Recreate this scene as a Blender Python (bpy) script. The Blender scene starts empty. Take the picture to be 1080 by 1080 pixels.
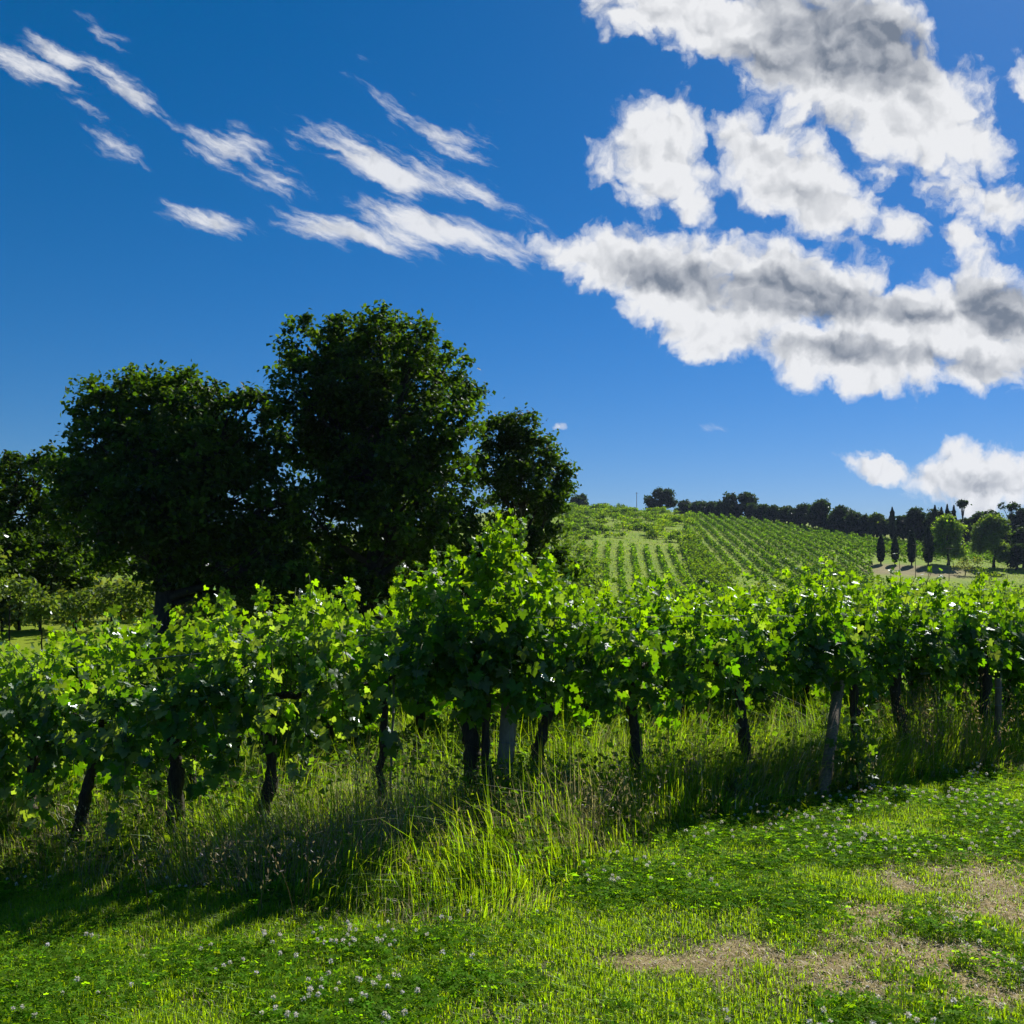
import bpy, math, random
import numpy as np
from mathutils import Vector
random.seed(7)
rng = np.random.default_rng(7)
R = math.radians
scene = bpy.context.scene
COL = scene.collection

# ------------------------------------------------------------------ camera
FPX = 1040.0            # focal length in pixels of the 1080 px photograph
HOR = 600.0             # eye level in the photograph
EYE = 1.6
cam = bpy.data.cameras.new('camera')
cam.sensor_width = 36.0
cam.lens = 36.0 * FPX / 1080.0
cam.shift_y = (HOR - 540.0) / 1080.0
cam.clip_start = 0.05
cam.clip_end = 12000.0
camo = bpy.data.objects.new('camera', cam)
camo.location = (0, 0, EYE)
camo.rotation_euler = (R(90), 0, 0)
COL.objects.link(camo)
scene.camera = camo

# ------------------------------------------------------------------ light
SUN_EL, SUN_AZ = 41.0, 33.0     # azimuth measured from +Y towards +X
sd = bpy.data.lights.new('sun', 'SUN')
sd.energy = 5.0
sd.angle = R(0.5)
sd.color = (1.0, 0.955, 0.88)
so = bpy.data.objects.new('sun', sd)
sv = Vector((math.sin(R(SUN_AZ)) * math.cos(R(SUN_EL)), math.cos(R(SUN_AZ)) * math.cos(R(SUN_EL)), math.sin(R(SUN_EL))))
so.rotation_euler = sv.to_track_quat('Z', 'Y').to_euler()
so.location = (20, 20, 40)
COL.objects.link(so)

scene.view_settings.view_transform = 'Standard'
scene.view_settings.look = 'None'
scene.view_settings.gamma = 1.0
scene.view_settings.use_curve_mapping = False
scene.view_settings.exposure = 0.62
scene.render.engine = 'CYCLES'
cy = scene.cycles
cy.max_bounces = 6
cy.diffuse_bounces = 3
cy.glossy_bounces = 2
cy.transmission_bounces = 4
cy.volume_bounces = 0
cy.transparent_max_bounces = 6
cy.use_denoising = True
cy.caustics_reflective = False
cy.caustics_refractive = False
cy.sample_clamp_indirect = 4.0


class NT:
    """small helper to write node trees as expressions"""
    def __init__(s, tree):
        s.t = tree
        s.n = tree.nodes
        s.l = tree.links
        s.n.clear()

    def new(s, typ, **kw):
        n = s.n.new(typ)
        for k, v in kw.items():
            setattr(n, k, v)
        return n

    def put(s, sock, v):
        if v is None:
            return
        if isinstance(v, bpy.types.NodeSocket):
            s.l.new(v, sock)
        else:
            sock.default_value = v

    def math(s, op, a, b=None, c=None, clamp=False):
        n = s.new('ShaderNodeMath', operation=op, use_clamp=clamp)
        for i, v in enumerate((a, b, c)):
            s.put(n.inputs[i], v)
        return n.outputs[0]

    def vmath(s, op, a, b=None, scale=None):
        n = s.new('ShaderNodeVectorMath', operation=op)
        s.put(n.inputs[0], a)
        if b is not None:
            s.put(n.inputs[1], b)
        if scale is not None:
            s.put(n.inputs['Scale'], scale)
        return n.outputs['Value'] if op in ('LENGTH', 'DOT_PRODUCT') else n.outputs[0]

    def noise(s, vec, scale, detail=3, rough=0.55, dist=0.0, color=False, lac=2.0, dim='3D'):
        n = s.new('ShaderNodeTexNoise', noise_dimensions=dim)
        s.put(n.inputs['Vector'], vec)
        n.inputs['Scale'].default_value = scale
        n.inputs['Detail'].default_value = detail
        n.inputs['Roughness'].default_value = rough
        n.inputs['Lacunarity'].default_value = lac
        n.inputs['Distortion'].default_value = dist
        return n.outputs[1] if color else n.outputs[0]

    def maprange(s, v, a, b, c=0.0, d=1.0, smooth=True):
        n = s.new('ShaderNodeMapRange', interpolation_type='SMOOTHSTEP' if smooth else 'LINEAR')
        s.put(n.inputs[0], v)
        for i, q in enumerate((a, b, c, d)):
            s.put(n.inputs[i + 1], q)
        return n.outputs[0]

    def mix(s, f, a, b, blend='MIX'):
        n = s.new('ShaderNodeMix', data_type='RGBA', blend_type=blend)
        s.put(n.inputs[0], f)
        s.put(n.inputs[6], a if not isinstance(a, tuple) else (*a, 1.0)[:4])
        s.put(n.inputs[7], b if not isinstance(b, tuple) else (*b, 1.0)[:4])
        return n.outputs[2]


def build_world():
    w = bpy.data.worlds.new('World')
    scene.world = w
    w.use_nodes = True
    T = NT(w.node_tree)
    sky = T.new('ShaderNodeTexSky', sky_type='NISHITA')
    sky.sun_disc = False
    sky.sun_elevation = R(SUN_EL)
    sky.sun_rotation = R(SUN_AZ)
    sky.altitude = 300
    sky.air_density = 1.0
    sky.dust_density = 0.25
    sky.ozone_density = 2.6
    hs = T.new('ShaderNodeHueSaturation')
    hs.inputs['Saturation'].default_value = 1.5
    hs.inputs['Value'].default_value = 0.84
    T.put(hs.inputs['Color'], sky.outputs[0])
    sc_ = T.new('ShaderNodeSeparateColor')
    T.put(sc_.inputs[0], hs.outputs[0])
    cr = T.math('MULTIPLY_ADD', sc_.outputs[0], 0.42, 0.0)
    cg = T.math('MULTIPLY', T.math('POWER', T.math('MAXIMUM', sc_.outputs[1], 0.0), 0.78), 0.545 * 10 ** 0.22)
    cb_ = T.math('MULTIPLY', sc_.outputs[2], 0.93)
    cs_ = T.new('ShaderNodeCombineColor')
    for i_, q_ in enumerate((cr, cg, cb_)):
        T.put(cs_.inputs[i_], q_)
    skyc = cs_.outputs[0]
    tc = T.new('ShaderNodeTexCoord')
    sep = T.new('ShaderNodeSeparateXYZ')
    T.put(sep.inputs[0], tc.outputs['Generated'])
    X, Y, Z = sep.outputs
    yy = T.math('MAXIMUM', T.math('ABSOLUTE', Y), 0.08)
    u = T.math('DIVIDE', X, yy)
    v = T.math('DIVIDE', Z, yy)
    cmb = T.new('ShaderNodeCombineXYZ')
    T.put(cmb.inputs[0], u)
    T.put(cmb.inputs[1], v)
    p0 = cmb.outputs[0]
    # turbulent warp
    w1 = T.vmath('SCALE', T.vmath('SUBTRACT', T.noise(p0, 5.0, 2, 0.5, color=True, dim='2D'), (0.5, 0.5, 0.5)), scale=0.045)
    w2 = T.vmath('SCALE', T.vmath('SUBTRACT', T.noise(p0, 22.0, 4, 0.6, color=True, dim='2D'), (0.5, 0.5, 0.5)), scale=0.035)
    flat = T.vmath('MULTIPLY', T.vmath('ADD', w1, w2), (1, 1, 0))
    p = T.vmath('ADD', p0, flat)

    def field(lst, src, edge):
        acc = None
        for (px, py, rx, ry, rot, wt) in lst:
            m = T.new('ShaderNodeMapping', vector_type='TEXTURE')
            T.put(m.inputs['Vector'], src)
            m.inputs['Location'].default_value = ((px - 540) / FPX, (HOR - py) / FPX, 0)
            m.inputs['Rotation'].default_value = (0, 0, -R(rot))
            m.inputs['Scale'].default_value = (rx / FPX, ry / FPX, 1)
            ln = T.vmath('LENGTH', m.outputs[0])
            e = T.math('MULTIPLY_ADD', ln, -wt, wt)
            if acc is None:
                acc = e
            else:
                acc = T.math('SMOOTH_MAX', acc, e, 0.15)
        return acc
    big = [(760, 28, 150, 48, 12, 1.2), (870, 55, 140, 78, 15, 1.6), (955, 105, 105, 66, 25, 1.5), (690, 22, 75, 20, 12, .9), (1020, 140, 60, 38, 15, 1.0),
           (690, 160, 76, 62, 25, 1.1), (725, 205, 46, 26, 0, .7), (835, 178, 102, 48, 22, 1.3), (880, 215, 60, 38, 10, 1.05),
           (745, 130, 30, 22, 20, .55), (850, 120, 50, 22, -10, .45), (935, 182, 26, 20, 0, .6), (980, 195, 30, 24, 0, .5),
           (1050, 212, 60, 30, 12, .95), (1015, 245, 30, 28, 20, .65), (955, 240, 52, 24, 20, .45), (900, 255, 46, 18, 20, .4), (1078, 88, 16, 30, 0, .5),
           (600, 272, 58, 28, 18, .95), (690, 288, 120, 56, 16, 1.35), (830, 305, 130, 56, 10, 1.5), (960, 345, 130, 50, 8, 1.4),
           (1045, 335, 86, 66, 0, 1.5), (900, 380, 160, 40, 5, 1.35), (1060, 385, 90, 40, 0, 1.2), (760, 352, 90, 38, 22, 1.1),
           (1050, 500, 70, 32, 12, 1.1), (1000, 506, 72, 24, 10, 1.2), (935, 493, 62, 13, 5, 1.15), (905, 480, 16, 5, 0, .4), (586, 453, 15, 9, 0, .7)]
    wisp = [(30, 72, 52, 15, 25, .8), (120, 92, 46, 12, 38, .7), (75, 62, 40, 8, 28, .5), (240, 150, 46, 16, 12, .8), (122, 152, 34, 8, 25, .5),
            (298, 186, 38, 11, 22, .65), (395, 176, 86, 22, 25, .85), (465, 136, 62, 18, 25, .75), (335, 240, 82, 15, 7, .85),
            (230, 238, 38, 10, 15, .7), (465, 245, 78, 22, 14, .9), (520, 210, 56, 10, 32, .55), (510, 108, 20, 8, 30, .4), (108, 46, 16, 6, 30, .4), (210, 140, 30, 9, 20, .4),
            (750, 452, 10, 4, 0, .35), (400, 220, 60, 9, 15, .5)]
    big = [(a, b, c * 1.10, d * 1.14, e, f * 1.15 + .12) for a, b, c, d, e, f in big]
    wisp = [(a, b, c * 1.3, d * 1.35, e, f - .08) for a, b, c, d, e, f in wisp]
    fb = field(big, p, .1)
    pw = T.vmath('ADD', p0, T.vmath('SCALE', flat, scale=0.45))
    # streaky noise for the wisps, stretched along the wind
    mp = T.new('ShaderNodeMapping', vector_type='TEXTURE')
    T.put(mp.inputs['Vector'], pw)
    mp.inputs['Rotation'].default_value = (0, 0, R(-27))
    mp.inputs['Scale'].default_value = (1 / 0.6, 1 / 2.6, 1.0)
    wn = T.noise(mp.outputs[0], 16.0, 7, 0.62, dim='2D')
    fw = field(wisp, pw, .1)
    n1 = T.noise(p, 13.0, 12, 0.68, 0.15, dim='2D')
    def billow(src):
        b1 = T.new('ShaderNodeTexVoronoi', feature='F1', voronoi_dimensions='2D')
        b1.inputs['Scale'].default_value = 20.0
        b1.inputs['Detail'].default_value = 2.0
        b1.inputs['Roughness'].default_value = 0.6
        T.put(b1.inputs['Vector'], src)
        return b1.outputs['Distance']
    bil = billow(p)
    dens = T.math('ADD', fb, T.math('MULTIPLY', T.math('SUBTRACT', n1, 0.48), 1.55))
    dens = T.math('ADD', dens, T.math('MULTIPLY', T.math('SUBTRACT', 0.50, bil), 0.6))
    densw = T.math('ADD', fw, T.math('MULTIPLY', T.math('SUBTRACT', wn, 0.50), 2.6))
    a1 = T.math('POWER', T.maprange(dens, -0.05, 0.6), 0.8)
    a2 = T.maprange(densw, 0.0, 0.9, 0.0, 0.92)
    front = T.maprange(Y, 0.05, 0.15)
    # a generic broken layer for the part of the sky behind the viewer
    zc = T.math('MAXIMUM', T.math('ABSOLUTE', Z), 0.06)
    c2 = T.new('ShaderNodeCombineXYZ')
    T.put(c2.inputs[0], T.math('DIVIDE', X, zc))
    T.put(c2.inputs[1], T.math('DIVIDE', Y, zc))
    nb = T.noise(c2.outputs[0], 0.9, 7, 0.58, 0.3)
    ab = T.math('MULTIPLY', T.maprange(nb, 0.56, 0.70), T.maprange(Z, 0.02, 0.15))
    ab = T.math('MULTIPLY', ab, T.math('SUBTRACT', 1.0, front))
    alpha = T.math('MAXIMUM', T.math('MULTIPLY', T.math('MAXIMUM', a1, a2), front), ab, clamp=True)
    # light in the clouds: bright thin rims, grey thick middles, relief towards the sun
    off = T.vmath('ADD', p, (0.006, 0.012, 0.0))
    n1o = T.noise(off, 8.5, 7, 0.62, 0.15, dim='2D')
    n1s = T.noise(p, 8.5, 9, 0.62, 0.15, dim='2D')
    relief = T.math('MULTIPLY', T.math('SUBTRACT', n1s, n1o), 0.85)
    relief = T.math('ADD', relief, T.math('MULTIPLY', T.math('SUBTRACT', billow(off), bil), 0.5))
    core = [(890, 45, 100, 52, 22, 1.1), (800, 62, 60, 24, 15, .6), (720, 296, 110, 26, 12, .95), (840, 318, 120, 30, 6, 1.2), (910, 380, 120, 16, 4, .8),
            (1062, 330, 46, 38, 10, 1.1), (1040, 395, 50, 18, 0, .5), (660, 270, 40, 16, 12, .5), (880, 130, 34, 14, 0, .5), (850, 200, 50, 14, 15, .35), (1040, 508, 40, 10, 10, .5), (980, 340, 60, 18, 5, .6)]
    core = [(a, b, c * 1.25, d * 1.2, e, f * 1.1) for a, b, c, d, e, f in core]
    fc = field(core, p, .1)
    thick = T.maprange(T.math('ADD', fc, T.math('MULTIPLY', T.math('SUBTRACT', n1s, 0.5), 0.55)), -0.12, 0.80)
    thick = T.math('ADD', T.math('MULTIPLY', thick, 0.86), T.math('MULTIPLY', T.maprange(dens, 0.5, 1.9), 0.14), clamp=True)
    thick = T.math('MULTIPLY', thick, T.maprange(n1, 0.25, 0.75, 1.05, 0.80, smooth=False))
    thick = T.math('SUBTRACT', thick, relief, clamp=True)
    cc = T.mix(thick, (0.93, 0.94, 0.965), (0.20, 0.24, 0.31))
    cc = T.mix(1.0, cc, (9.2, 9.2, 9.2), 'MULTIPLY')
    outc = T.mix(alpha, skyc, cc)
    bg = T.new('ShaderNodeBackground')
    bg.inputs['Strength'].default_value = 0.064
    T.put(bg.inputs['Color'], outc)
    out = T.new('ShaderNodeOutputWorld')
    T.l.new(bg.outputs[0], out.inputs[0])
    try:
        w.cycles.sampling_method = 'MANUAL'
        w.cycles.sample_map_resolution = 512
    except Exception:
        pass


build_world()

# ------------------------------------------------------------------ helpers
def tag(o, label=None, cat=None, group=None, kind=None):
    if label: o['label'] = label
    if cat: o['category'] = cat
    if group: o['group'] = group
    if kind: o['kind'] = kind
    return o


def empty(name, loc, label, cat, group=None):
    o = bpy.data.objects.new(name, None)
    o.empty_display_size = 0.2
    o.location = loc
    COL.objects.link(o)
    return tag(o, label, cat, group)


def mesh_obj(name, V, F, mat, col=None, parent=None, origin=None, smooth=False, attr=None):
    """V (n,3) world coordinates, F list of int arrays of tris / quads"""
    V = np.asarray(V, dtype=np.float32)
    if isinstance(F, np.ndarray):
        F = [F]
    F = [f for f in F if len(f)]
    if parent is not None:
        q = parent
        while q is not None:
            V = V - np.array(q.location[:], dtype=np.float32)
            q = q.parent
    elif origin is not None:
        V = V - np.array(origin, dtype=np.float32)
    me = bpy.data.meshes.new(name)
    me.vertices.add(len(V))
    me.vertices.foreach_set('co', V.ravel())
    idx = np.concatenate([f.ravel() for f in F]).astype(np.int32)
    tot = np.concatenate([np.full(len(f), f.shape[1], dtype=np.int32) for f in F])
    start = np.concatenate([[0], np.cumsum(tot)[:-1]]).astype(np.int32)
    me.loops.add(len(idx))
    me.loops.foreach_set('vertex_index', idx)
    me.polygons.add(len(tot))
    me.polygons.foreach_set('loop_start', start)
    if smooth:
        me.polygons.foreach_set('use_smooth', np.ones(len(tot), dtype=bool))
    if col is not None:
        c = np.ones((len(V), 4), dtype=np.float32)
        c[:, :3] = col
        a = me.color_attributes.new('tint', 'FLOAT_COLOR', 'POINT')
        a.data.foreach_set('color', c.ravel())
    if attr:
        for k, val in attr.items():
            a = me.attributes.new(k, 'FLOAT', 'POINT')
            a.data.foreach_set('value', np.asarray(val, dtype=np.float32))
    me.update(calc_edges=True)
    me.materials.append(mat)
    o = bpy.data.objects.new(name, me)
    COL.objects.link(o)
    if parent is not None:
        o.parent = parent
    elif origin is not None:
        o.location = origin
    return o


def merge(parts):
    Vs, Fs, Cs = [], {}, []
    n = 0
    for p in parts:
        V, F = p[0], p[1]
        if len(V) == 0:
            continue
        for f in (F if isinstance(F, list) else [F]):
            Fs.setdefault(f.shape[1], []).append(f + n)
        Vs.append(V)
        if len(p) > 2:
            Cs.append(p[2])
        n += len(V)
    return np.concatenate(Vs), [np.concatenate(v) for v in Fs.values()], (np.concatenate(Cs) if Cs else None)


def unit(a):
    return a / np.maximum(np.linalg.norm(a, axis=-1, keepdims=True), 1e-9)


def leaves(P, N, T, S, tv, tf, C):
    """stamp the leaf template at each P with normal N, tip direction T, size S, colour C"""
    N = unit(N)
    T = unit(T - (T * N).sum(1, keepdims=True) * N)
    B = np.cross(T, N)
    S = np.asarray(S).reshape(-1, 1, 1)
    V = P[:, None, :] + S * (tv[None, :, 0:1] * B[:, None, :] + tv[None, :, 1:2] * T[:, None, :] + tv[None, :, 2:3] * N[:, None, :])
    n, m = len(P), len(tv)
    F = tf[None] + (np.arange(n) * m)[:, None, None]
    return V.reshape(-1, 3), F.reshape(-1, tf.shape[1]), np.repeat(C, m, axis=0)


def tube(pts, rad, sides=6, rough=0.0, cap=True):
    pts = np.asarray(pts, dtype=float)
    rad = np.broadcast_to(np.asarray(rad, dtype=float), (len(pts),))
    d = np.gradient(pts, axis=0)
    d = unit(d)
    ref = np.where(np.abs(d[:, 2:3]) > 0.9, np.array([[1.0, 0, 0]]), np.array([[0, 0, 1.0]]))
    a = unit(np.cross(d, ref))
    for i in range(1, len(a)):
        if (a[i] * a[i - 1]).sum() < 0:
            a[i] = -a[i]
    b = np.cross(d, a)
    ang = np.linspace(0, 2 * math.pi, sides, endpoint=False)
    rr = rad[:, None] * (1 + rough * rng.uniform(-1, 1, (len(pts), sides)))
    V = pts[:, None, :] + rr[..., None] * (np.cos(ang)[None, :, None] * a[:, None, :] + np.sin(ang)[None, :, None] * b[:, None, :])
    V = V.reshape(-1, 3)
    F = []
    for i in range(len(pts) - 1):
        for j in range(sides):
            k = (j + 1) % sides
            F.append((i * sides + j, i * sides + k, (i + 1) * sides + k, (i + 1) * sides + j))
    F = [np.array(F)]
    if cap:
        e = (len(pts) - 1) * sides
        F.append(np.array([[e, e + j, e + j + 1] for j in range(1, sides - 1)]))
    return V, F


def wob(p0, p1, n, amp, sag=0.0):
    p0, p1 = np.asarray(p0, float), np.asarray(p1, float)
    t = np.linspace(0, 1, n)[:, None]
    P = p0 + (p1 - p0) * t
    w = np.cumsum(rng.normal(0, amp, (n, 3)), axis=0)
    w -= w[0] + (w[-1] - w[0]) * t
    P = P + w
    P[:, 2] -= sag * 4 * (t * (1 - t))[:, 0]
    return P


# grape leaf outline: five lobes and a notch at the stalk
_h = [(0.04, 0.02), (0.20, -0.20), (0.40, -0.16), (0.52, 0.02), (0.38, 0.14), (0.60, 0.30), (0.52, 0.50), (0.30, 0.46), (0.24, 0.66), (0.10, 0.84)]
_o = _h + [(0.0, 0.98)] + [(-x, y) for x, y in reversed(_h)]
_v = [(0, 0.18)] + _o
LEAF_V = np.array([(x, y - 0.1, 0.18 * abs(x) - 0.16 * max(0, y - .3) ** 1.5 - 0.22 * x * x + 0.05 * math.sin(9 * y + 5 * x)) for x, y in _v])
LEAF_F = np.array([(0, i, i + 1) for i in range(1, len(_o))])
_o2 = [(0.05, 0), (0.45, -0.12), (0.55, 0.35), (0.25, 0.6), (0, 0.95), (-0.25, 0.6), (-0.55, 0.35), (-0.45, -0.12)]
LEAFM_V = np.array([(x, y - 0.1, 0.2 * abs(x) - 0.1 * y * y) for x, y in [(0, .2)] + _o2])
LEAFM_F = np.array([(0, i, i + 1) for i in range(1, len(_o2))])
QUAD_V = np.array([(0, -0.5, 0), (0.36, 0.0, 0.10), (0, 0.55, 0), (-0.36, 0.0, 0.10)])
QUAD_F = np.array([(0, 1, 2), (0, 2, 3)])

# ------------------------------------------------------------------ materials
def attr_col(T):
    a = T.new('ShaderNodeAttribute', attribute_name='tint')
    return a.outputs['Color']


def foliage_mat(name, trans=0.5, tgain=(1.9, 1.75, 0.55), gloss=0.35, rough=0.42, back=(1.35, 1.3, 2.0), vein=0.0, spec=0.12):
    m = bpy.data.materials.new(name)
    m.use_nodes = True
    T = NT(m.node_tree)
    c = attr_col(T)
    geo = T.new('ShaderNodeNewGeometry')
    n = T.noise(geo.outputs['Position'], 26.0, 3, 0.6)
    c1 = T.mix(T.maprange(n, 0.3, 0.7, 0.0, 0.45), c, T.mix(1.0, c, (0.55, 0.62, 0.6), 'MULTIPLY'))
    cb = T.mix(geo.outputs['Backfacing'], c1, T.mix(1.0, c1, back, 'MULTIPLY'))
    dif = T.new('ShaderNodeBsdfDiffuse')
    T.put(dif.inputs[0], cb)
    tr = T.new('ShaderNodeBsdfTranslucent')
    T.put(tr.inputs[0], T.mix(1.0, c1, tgain, 'MULTIPLY'))
    mx = T.new('ShaderNodeMixShader')
    mx.inputs[0].default_value = trans
    T.l.new(dif.outputs[0], mx.inputs[1])
    T.l.new(tr.outputs[0], mx.inputs[2])
    gl = T.new('ShaderNodeBsdfGlossy')
    gl.inputs['Roughness'].default_value = rough
    gl.inputs[0].default_value = (0.9, 0.95, 1.0, 1)
    lw = T.new('ShaderNodeLayerWeight')
    lw.inputs[0].default_value = 0.18
    f = T.math('MULTIPLY', T.math('ADD', lw.outputs['Fresnel'], 0.04), gloss, clamp=True)
    m2 = T.new('ShaderNodeMixShader')
    T.put(m2.inputs[0], f)
    T.l.new(mx.outputs[0], m2.inputs[1])
    T.l.new(gl.outputs[0], m2.inputs[2])
    out = T.new('ShaderNodeOutputMaterial')
    T.l.new(m2.outputs[0], out.inputs[0])
    return m


def solid_mat(name, c1, c2, scale=20, bump=0.4, rough=0.9, stretch=(1, 1, 1), detail=5, dist=0.02):
    m = bpy.data.materials.new(name)
    m.use_nodes = True
    T = NT(m.node_tree)
    tc = T.new('ShaderNodeTexCoord')
    v = T.vmath('MULTIPLY', tc.outputs['Object'], stretch)
    n = T.noise(v, scale, detail, 0.65)
    n2 = T.noise(v, scale * 0.2, 3, 0.6)
    c = T.mix(T.maprange(n, 0.3, 0.7), c1, c2)
    c = T.mix(T.maprange(n2, 0.45, 0.75, 0, 0.6), c, tuple(x * 0.6 for x in c1))
    b = T.new('ShaderNodeBsdfPrincipled')
    T.put(b.inputs['Base Color'], c)
    b.inputs['Roughness'].default_value = rough
    bp = T.new('ShaderNodeBump')
    bp.inputs['Strength'].default_value = bump
    bp.inputs['Distance'].default_value = dist
    T.put(bp.inputs['Height'], n)
    T.l.new(bp.outputs[0], b.inputs['Normal'])
    out = T.new('ShaderNodeOutputMaterial')
    T.l.new(b.outputs[0], out.inputs[0])
    return m


M_vine = foliage_mat('vine_leaf', trans=0.62, tgain=(2.75, 2.65, 0.2), gloss=0.30, rough=0.42)
M_far = foliage_mat('far_vine_leaf', trans=0.6, tgain=(2.7, 2.4, 0.25), gloss=0.03, rough=0.5)
M_tree = foliage_mat('tree_leaf', trans=0.5, tgain=(2.4, 2.4, 0.35), gloss=0.10, rough=0.45)
M_grass = foliage_mat('grass_blade', trans=0.6, tgain=(2.7, 2.4, 0.25), gloss=0.02, rough=0.5)
M_straw = foliage_mat('dry_straw', trans=0.4, tgain=(1.25, 1.2, 0.95), gloss=0.04, rough=0.5)
M_bark = solid_mat('vine_bark', (0.022, 0.016, 0.012), (0.07, 0.052, 0.038), 60, 0.9, stretch=(1, 1, 0.15))
M_treebark = solid_mat('tree_bark', (0.016, 0.013, 0.010), (0.05, 0.042, 0.032), 12, 0.8, stretch=(1, 1, 0.2), dist=0.05)
M_cane = solid_mat('green_cane', (0.07, 0.10, 0.02), (0.11, 0.13, 0.04), 30, 0.2, 0.6)
M_concrete = solid_mat('weathered_concrete', (0.19, 0.165, 0.125), (0.31, 0.275, 0.22), 45, 0.5, 0.9, stretch=(1, 1, 0.3), dist=0.006)
M_wood = solid_mat('weathered_wood', (0.12, 0.085, 0.05), (0.24, 0.18, 0.115), 50, 0.7, 0.85, stretch=(1, 1, 0.08), dist=0.01)
M_metal = solid_mat('galvanised_wire', (0.16, 0.165, 0.17), (0.26, 0.265, 0.27), 80, 0.1, 0.7)
M_stone = solid_mat('stone', (0.18, 0.18, 0.17), (0.36, 0.35, 0.33), 60, 0.5, 0.9)

# ------------------------------------------------------------------ terrain
_yy = np.linspace(-100, 6000, 12201)


def _prof(ps):
    a = np.interp(_yy, [p[0] for p in ps], [p[1] for p in ps])
    k = np.ones(17) / 17
    near = np.convolve(np.pad(a, 8, mode='edge'), k, mode='valid')
    return near


_right = _prof([(-100, 0), (0, 0), (10, 0.0), (16, -0.5), (30, -2.4), (60, -4.4), (90, -3.8), (110, -2.6), (135, -1.5), (155, 0.1), (175, 2.9), (195, 6.0), (240, 11.8), (300, 19.4), (340, 22.8), (380, 23), (500, 18), (900, 5), (6000, 0)])
_left = _prof([(-100, 0), (0, 0), (8, -0.1), (16, -0.7), (25, -1.15), (29, -0.8), (34, -0.35), (42, 0.1), (60, 0.6), (100, 1.5), (200, 6), (340, 14), (600, 20), (900, 10), (6000, 0)])


def sstep(a, b, x):
    t = np.clip((x - a) / (b - a), 0, 1)
    return t * t * (3 - 2 * t)


def height(x, y):
    x = np.asarray(x, float)
    y = np.asarray(y, float)
    r = np.interp(y, _yy, _right)
    l = np.interp(y, _yy, _left)
    yy = np.maximum(y, 1.0)
    s = sstep(-0.17, 0.03, x / yy) * sstep(8, 20, y) + (1 - sstep(8, 20, y)) * 0.5
    h = l * (1 - s) + r * s
    far = sstep(90, 180, y)
    h = h - 0.045 * np.clip(x - 18, 0, 160) * far
    h = h + 0.11 * np.clip(x, -7, 0) * (1 - sstep(14, 26, y)) * sstep(1.0, 5.0, y + 1)
    # gentle unevenness
    h = h + 0.02 * np.sin(x * 1.7 + 1.3 * np.sin(y * .9)) * np.cos(y * 1.3 + .5) * sstep(1, 3, y)
    h = h + 0.25 * np.sin(x * 0.09 + 1.0) * np.sin(y * 0.07) * sstep(60, 120, y)
    return h


def ray_ground(px, py):
    t = np.concatenate([np.linspace(2, 60, 4000), np.linspace(60, 500, 4000)])
    x = (px - 540) / FPX * t
    z = EYE + (HOR - py) / FPX * t
    i = np.argmax(z < height(x, t))
    return np.array([x[i], t[i], float(height(x[i], t[i]))])


def at(px, py, d):
    return np.array([(px - 540) / FPX * d, d, EYE + (HOR - py) / FPX * d])


def vnoise(x, y, seed=0):
    xi, yi = np.floor(x).astype(int), np.floor(y).astype(int)
    fx, fy = x - xi, y - yi
    fx, fy = fx * fx * (3 - 2 * fx), fy * fy * (3 - 2 * fy)

    def hsh(a, b):
        q = np.sin(a * 127.1 + b * 311.7 + seed * 74.7) * 43758.5453
        return q - np.floor(q)
    return (hsh(xi, yi) * (1 - fx) + hsh(xi + 1, yi) * fx) * (1 - fy) + (hsh(xi, yi + 1) * (1 - fx) + hsh(xi + 1, yi + 1) * fx) * fy


def fbm(x, y, seed=0):
    return 0.5 * vnoise(x, y, seed) + 0.27 * vnoise(x * 2.1, y * 2.1, seed + 1) + 0.15 * vnoise(x * 4.3, y * 4.3, seed + 2) + 0.08 * vnoise(x * 9, y * 9, seed + 3)


_dry = []
for (px, py, rx, ry) in [(800, 1012, 120, 22), (960, 1000, 110, 26), (1010, 940, 84, 40), (1070, 925, 60, 26), (1060, 965, 50, 30), (930, 965, 40, 16), (880, 1040, 120, 22), (1000, 1030, 70, 30), (700, 1015, 60, 12)]:
    g = ray_ground(px, py)
    d = g[1]
    _dry.append((g[0], d, rx / FPX * d, ry / FPX * d * d / 1.6))
_gry = []
for (px, py, rx, ry) in [(850, 1058, 90, 14), (900, 1045, 60, 12), (1075, 1020, 30, 25)]:
    g = ray_ground(px, py)
    d = g[1]
    _gry.append((g[0], d, rx / FPX * d, ry / FPX * d * d / 1.6))


def blobmask(lst, x, y, k=1.0):
    m = np.zeros_like(x)
    for (cx, cy_, rx, ry) in lst:
        r = np.sqrt(((x - cx) / rx) ** 2 + ((y - cy_) / ry) ** 2)
        m = np.maximum(m, 1.35 - r)
    return np.clip(m * .92 + k * (fbm(x * 6, y * 6, 4) - 0.5) * 2.4, 0, 1) * sstep(0, .25, m)


def dry_mask(x, y):
    return blobmask(_dry, x, y)


def grey_mask(x, y):
    return blobmask(_gry, x, y)


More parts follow.
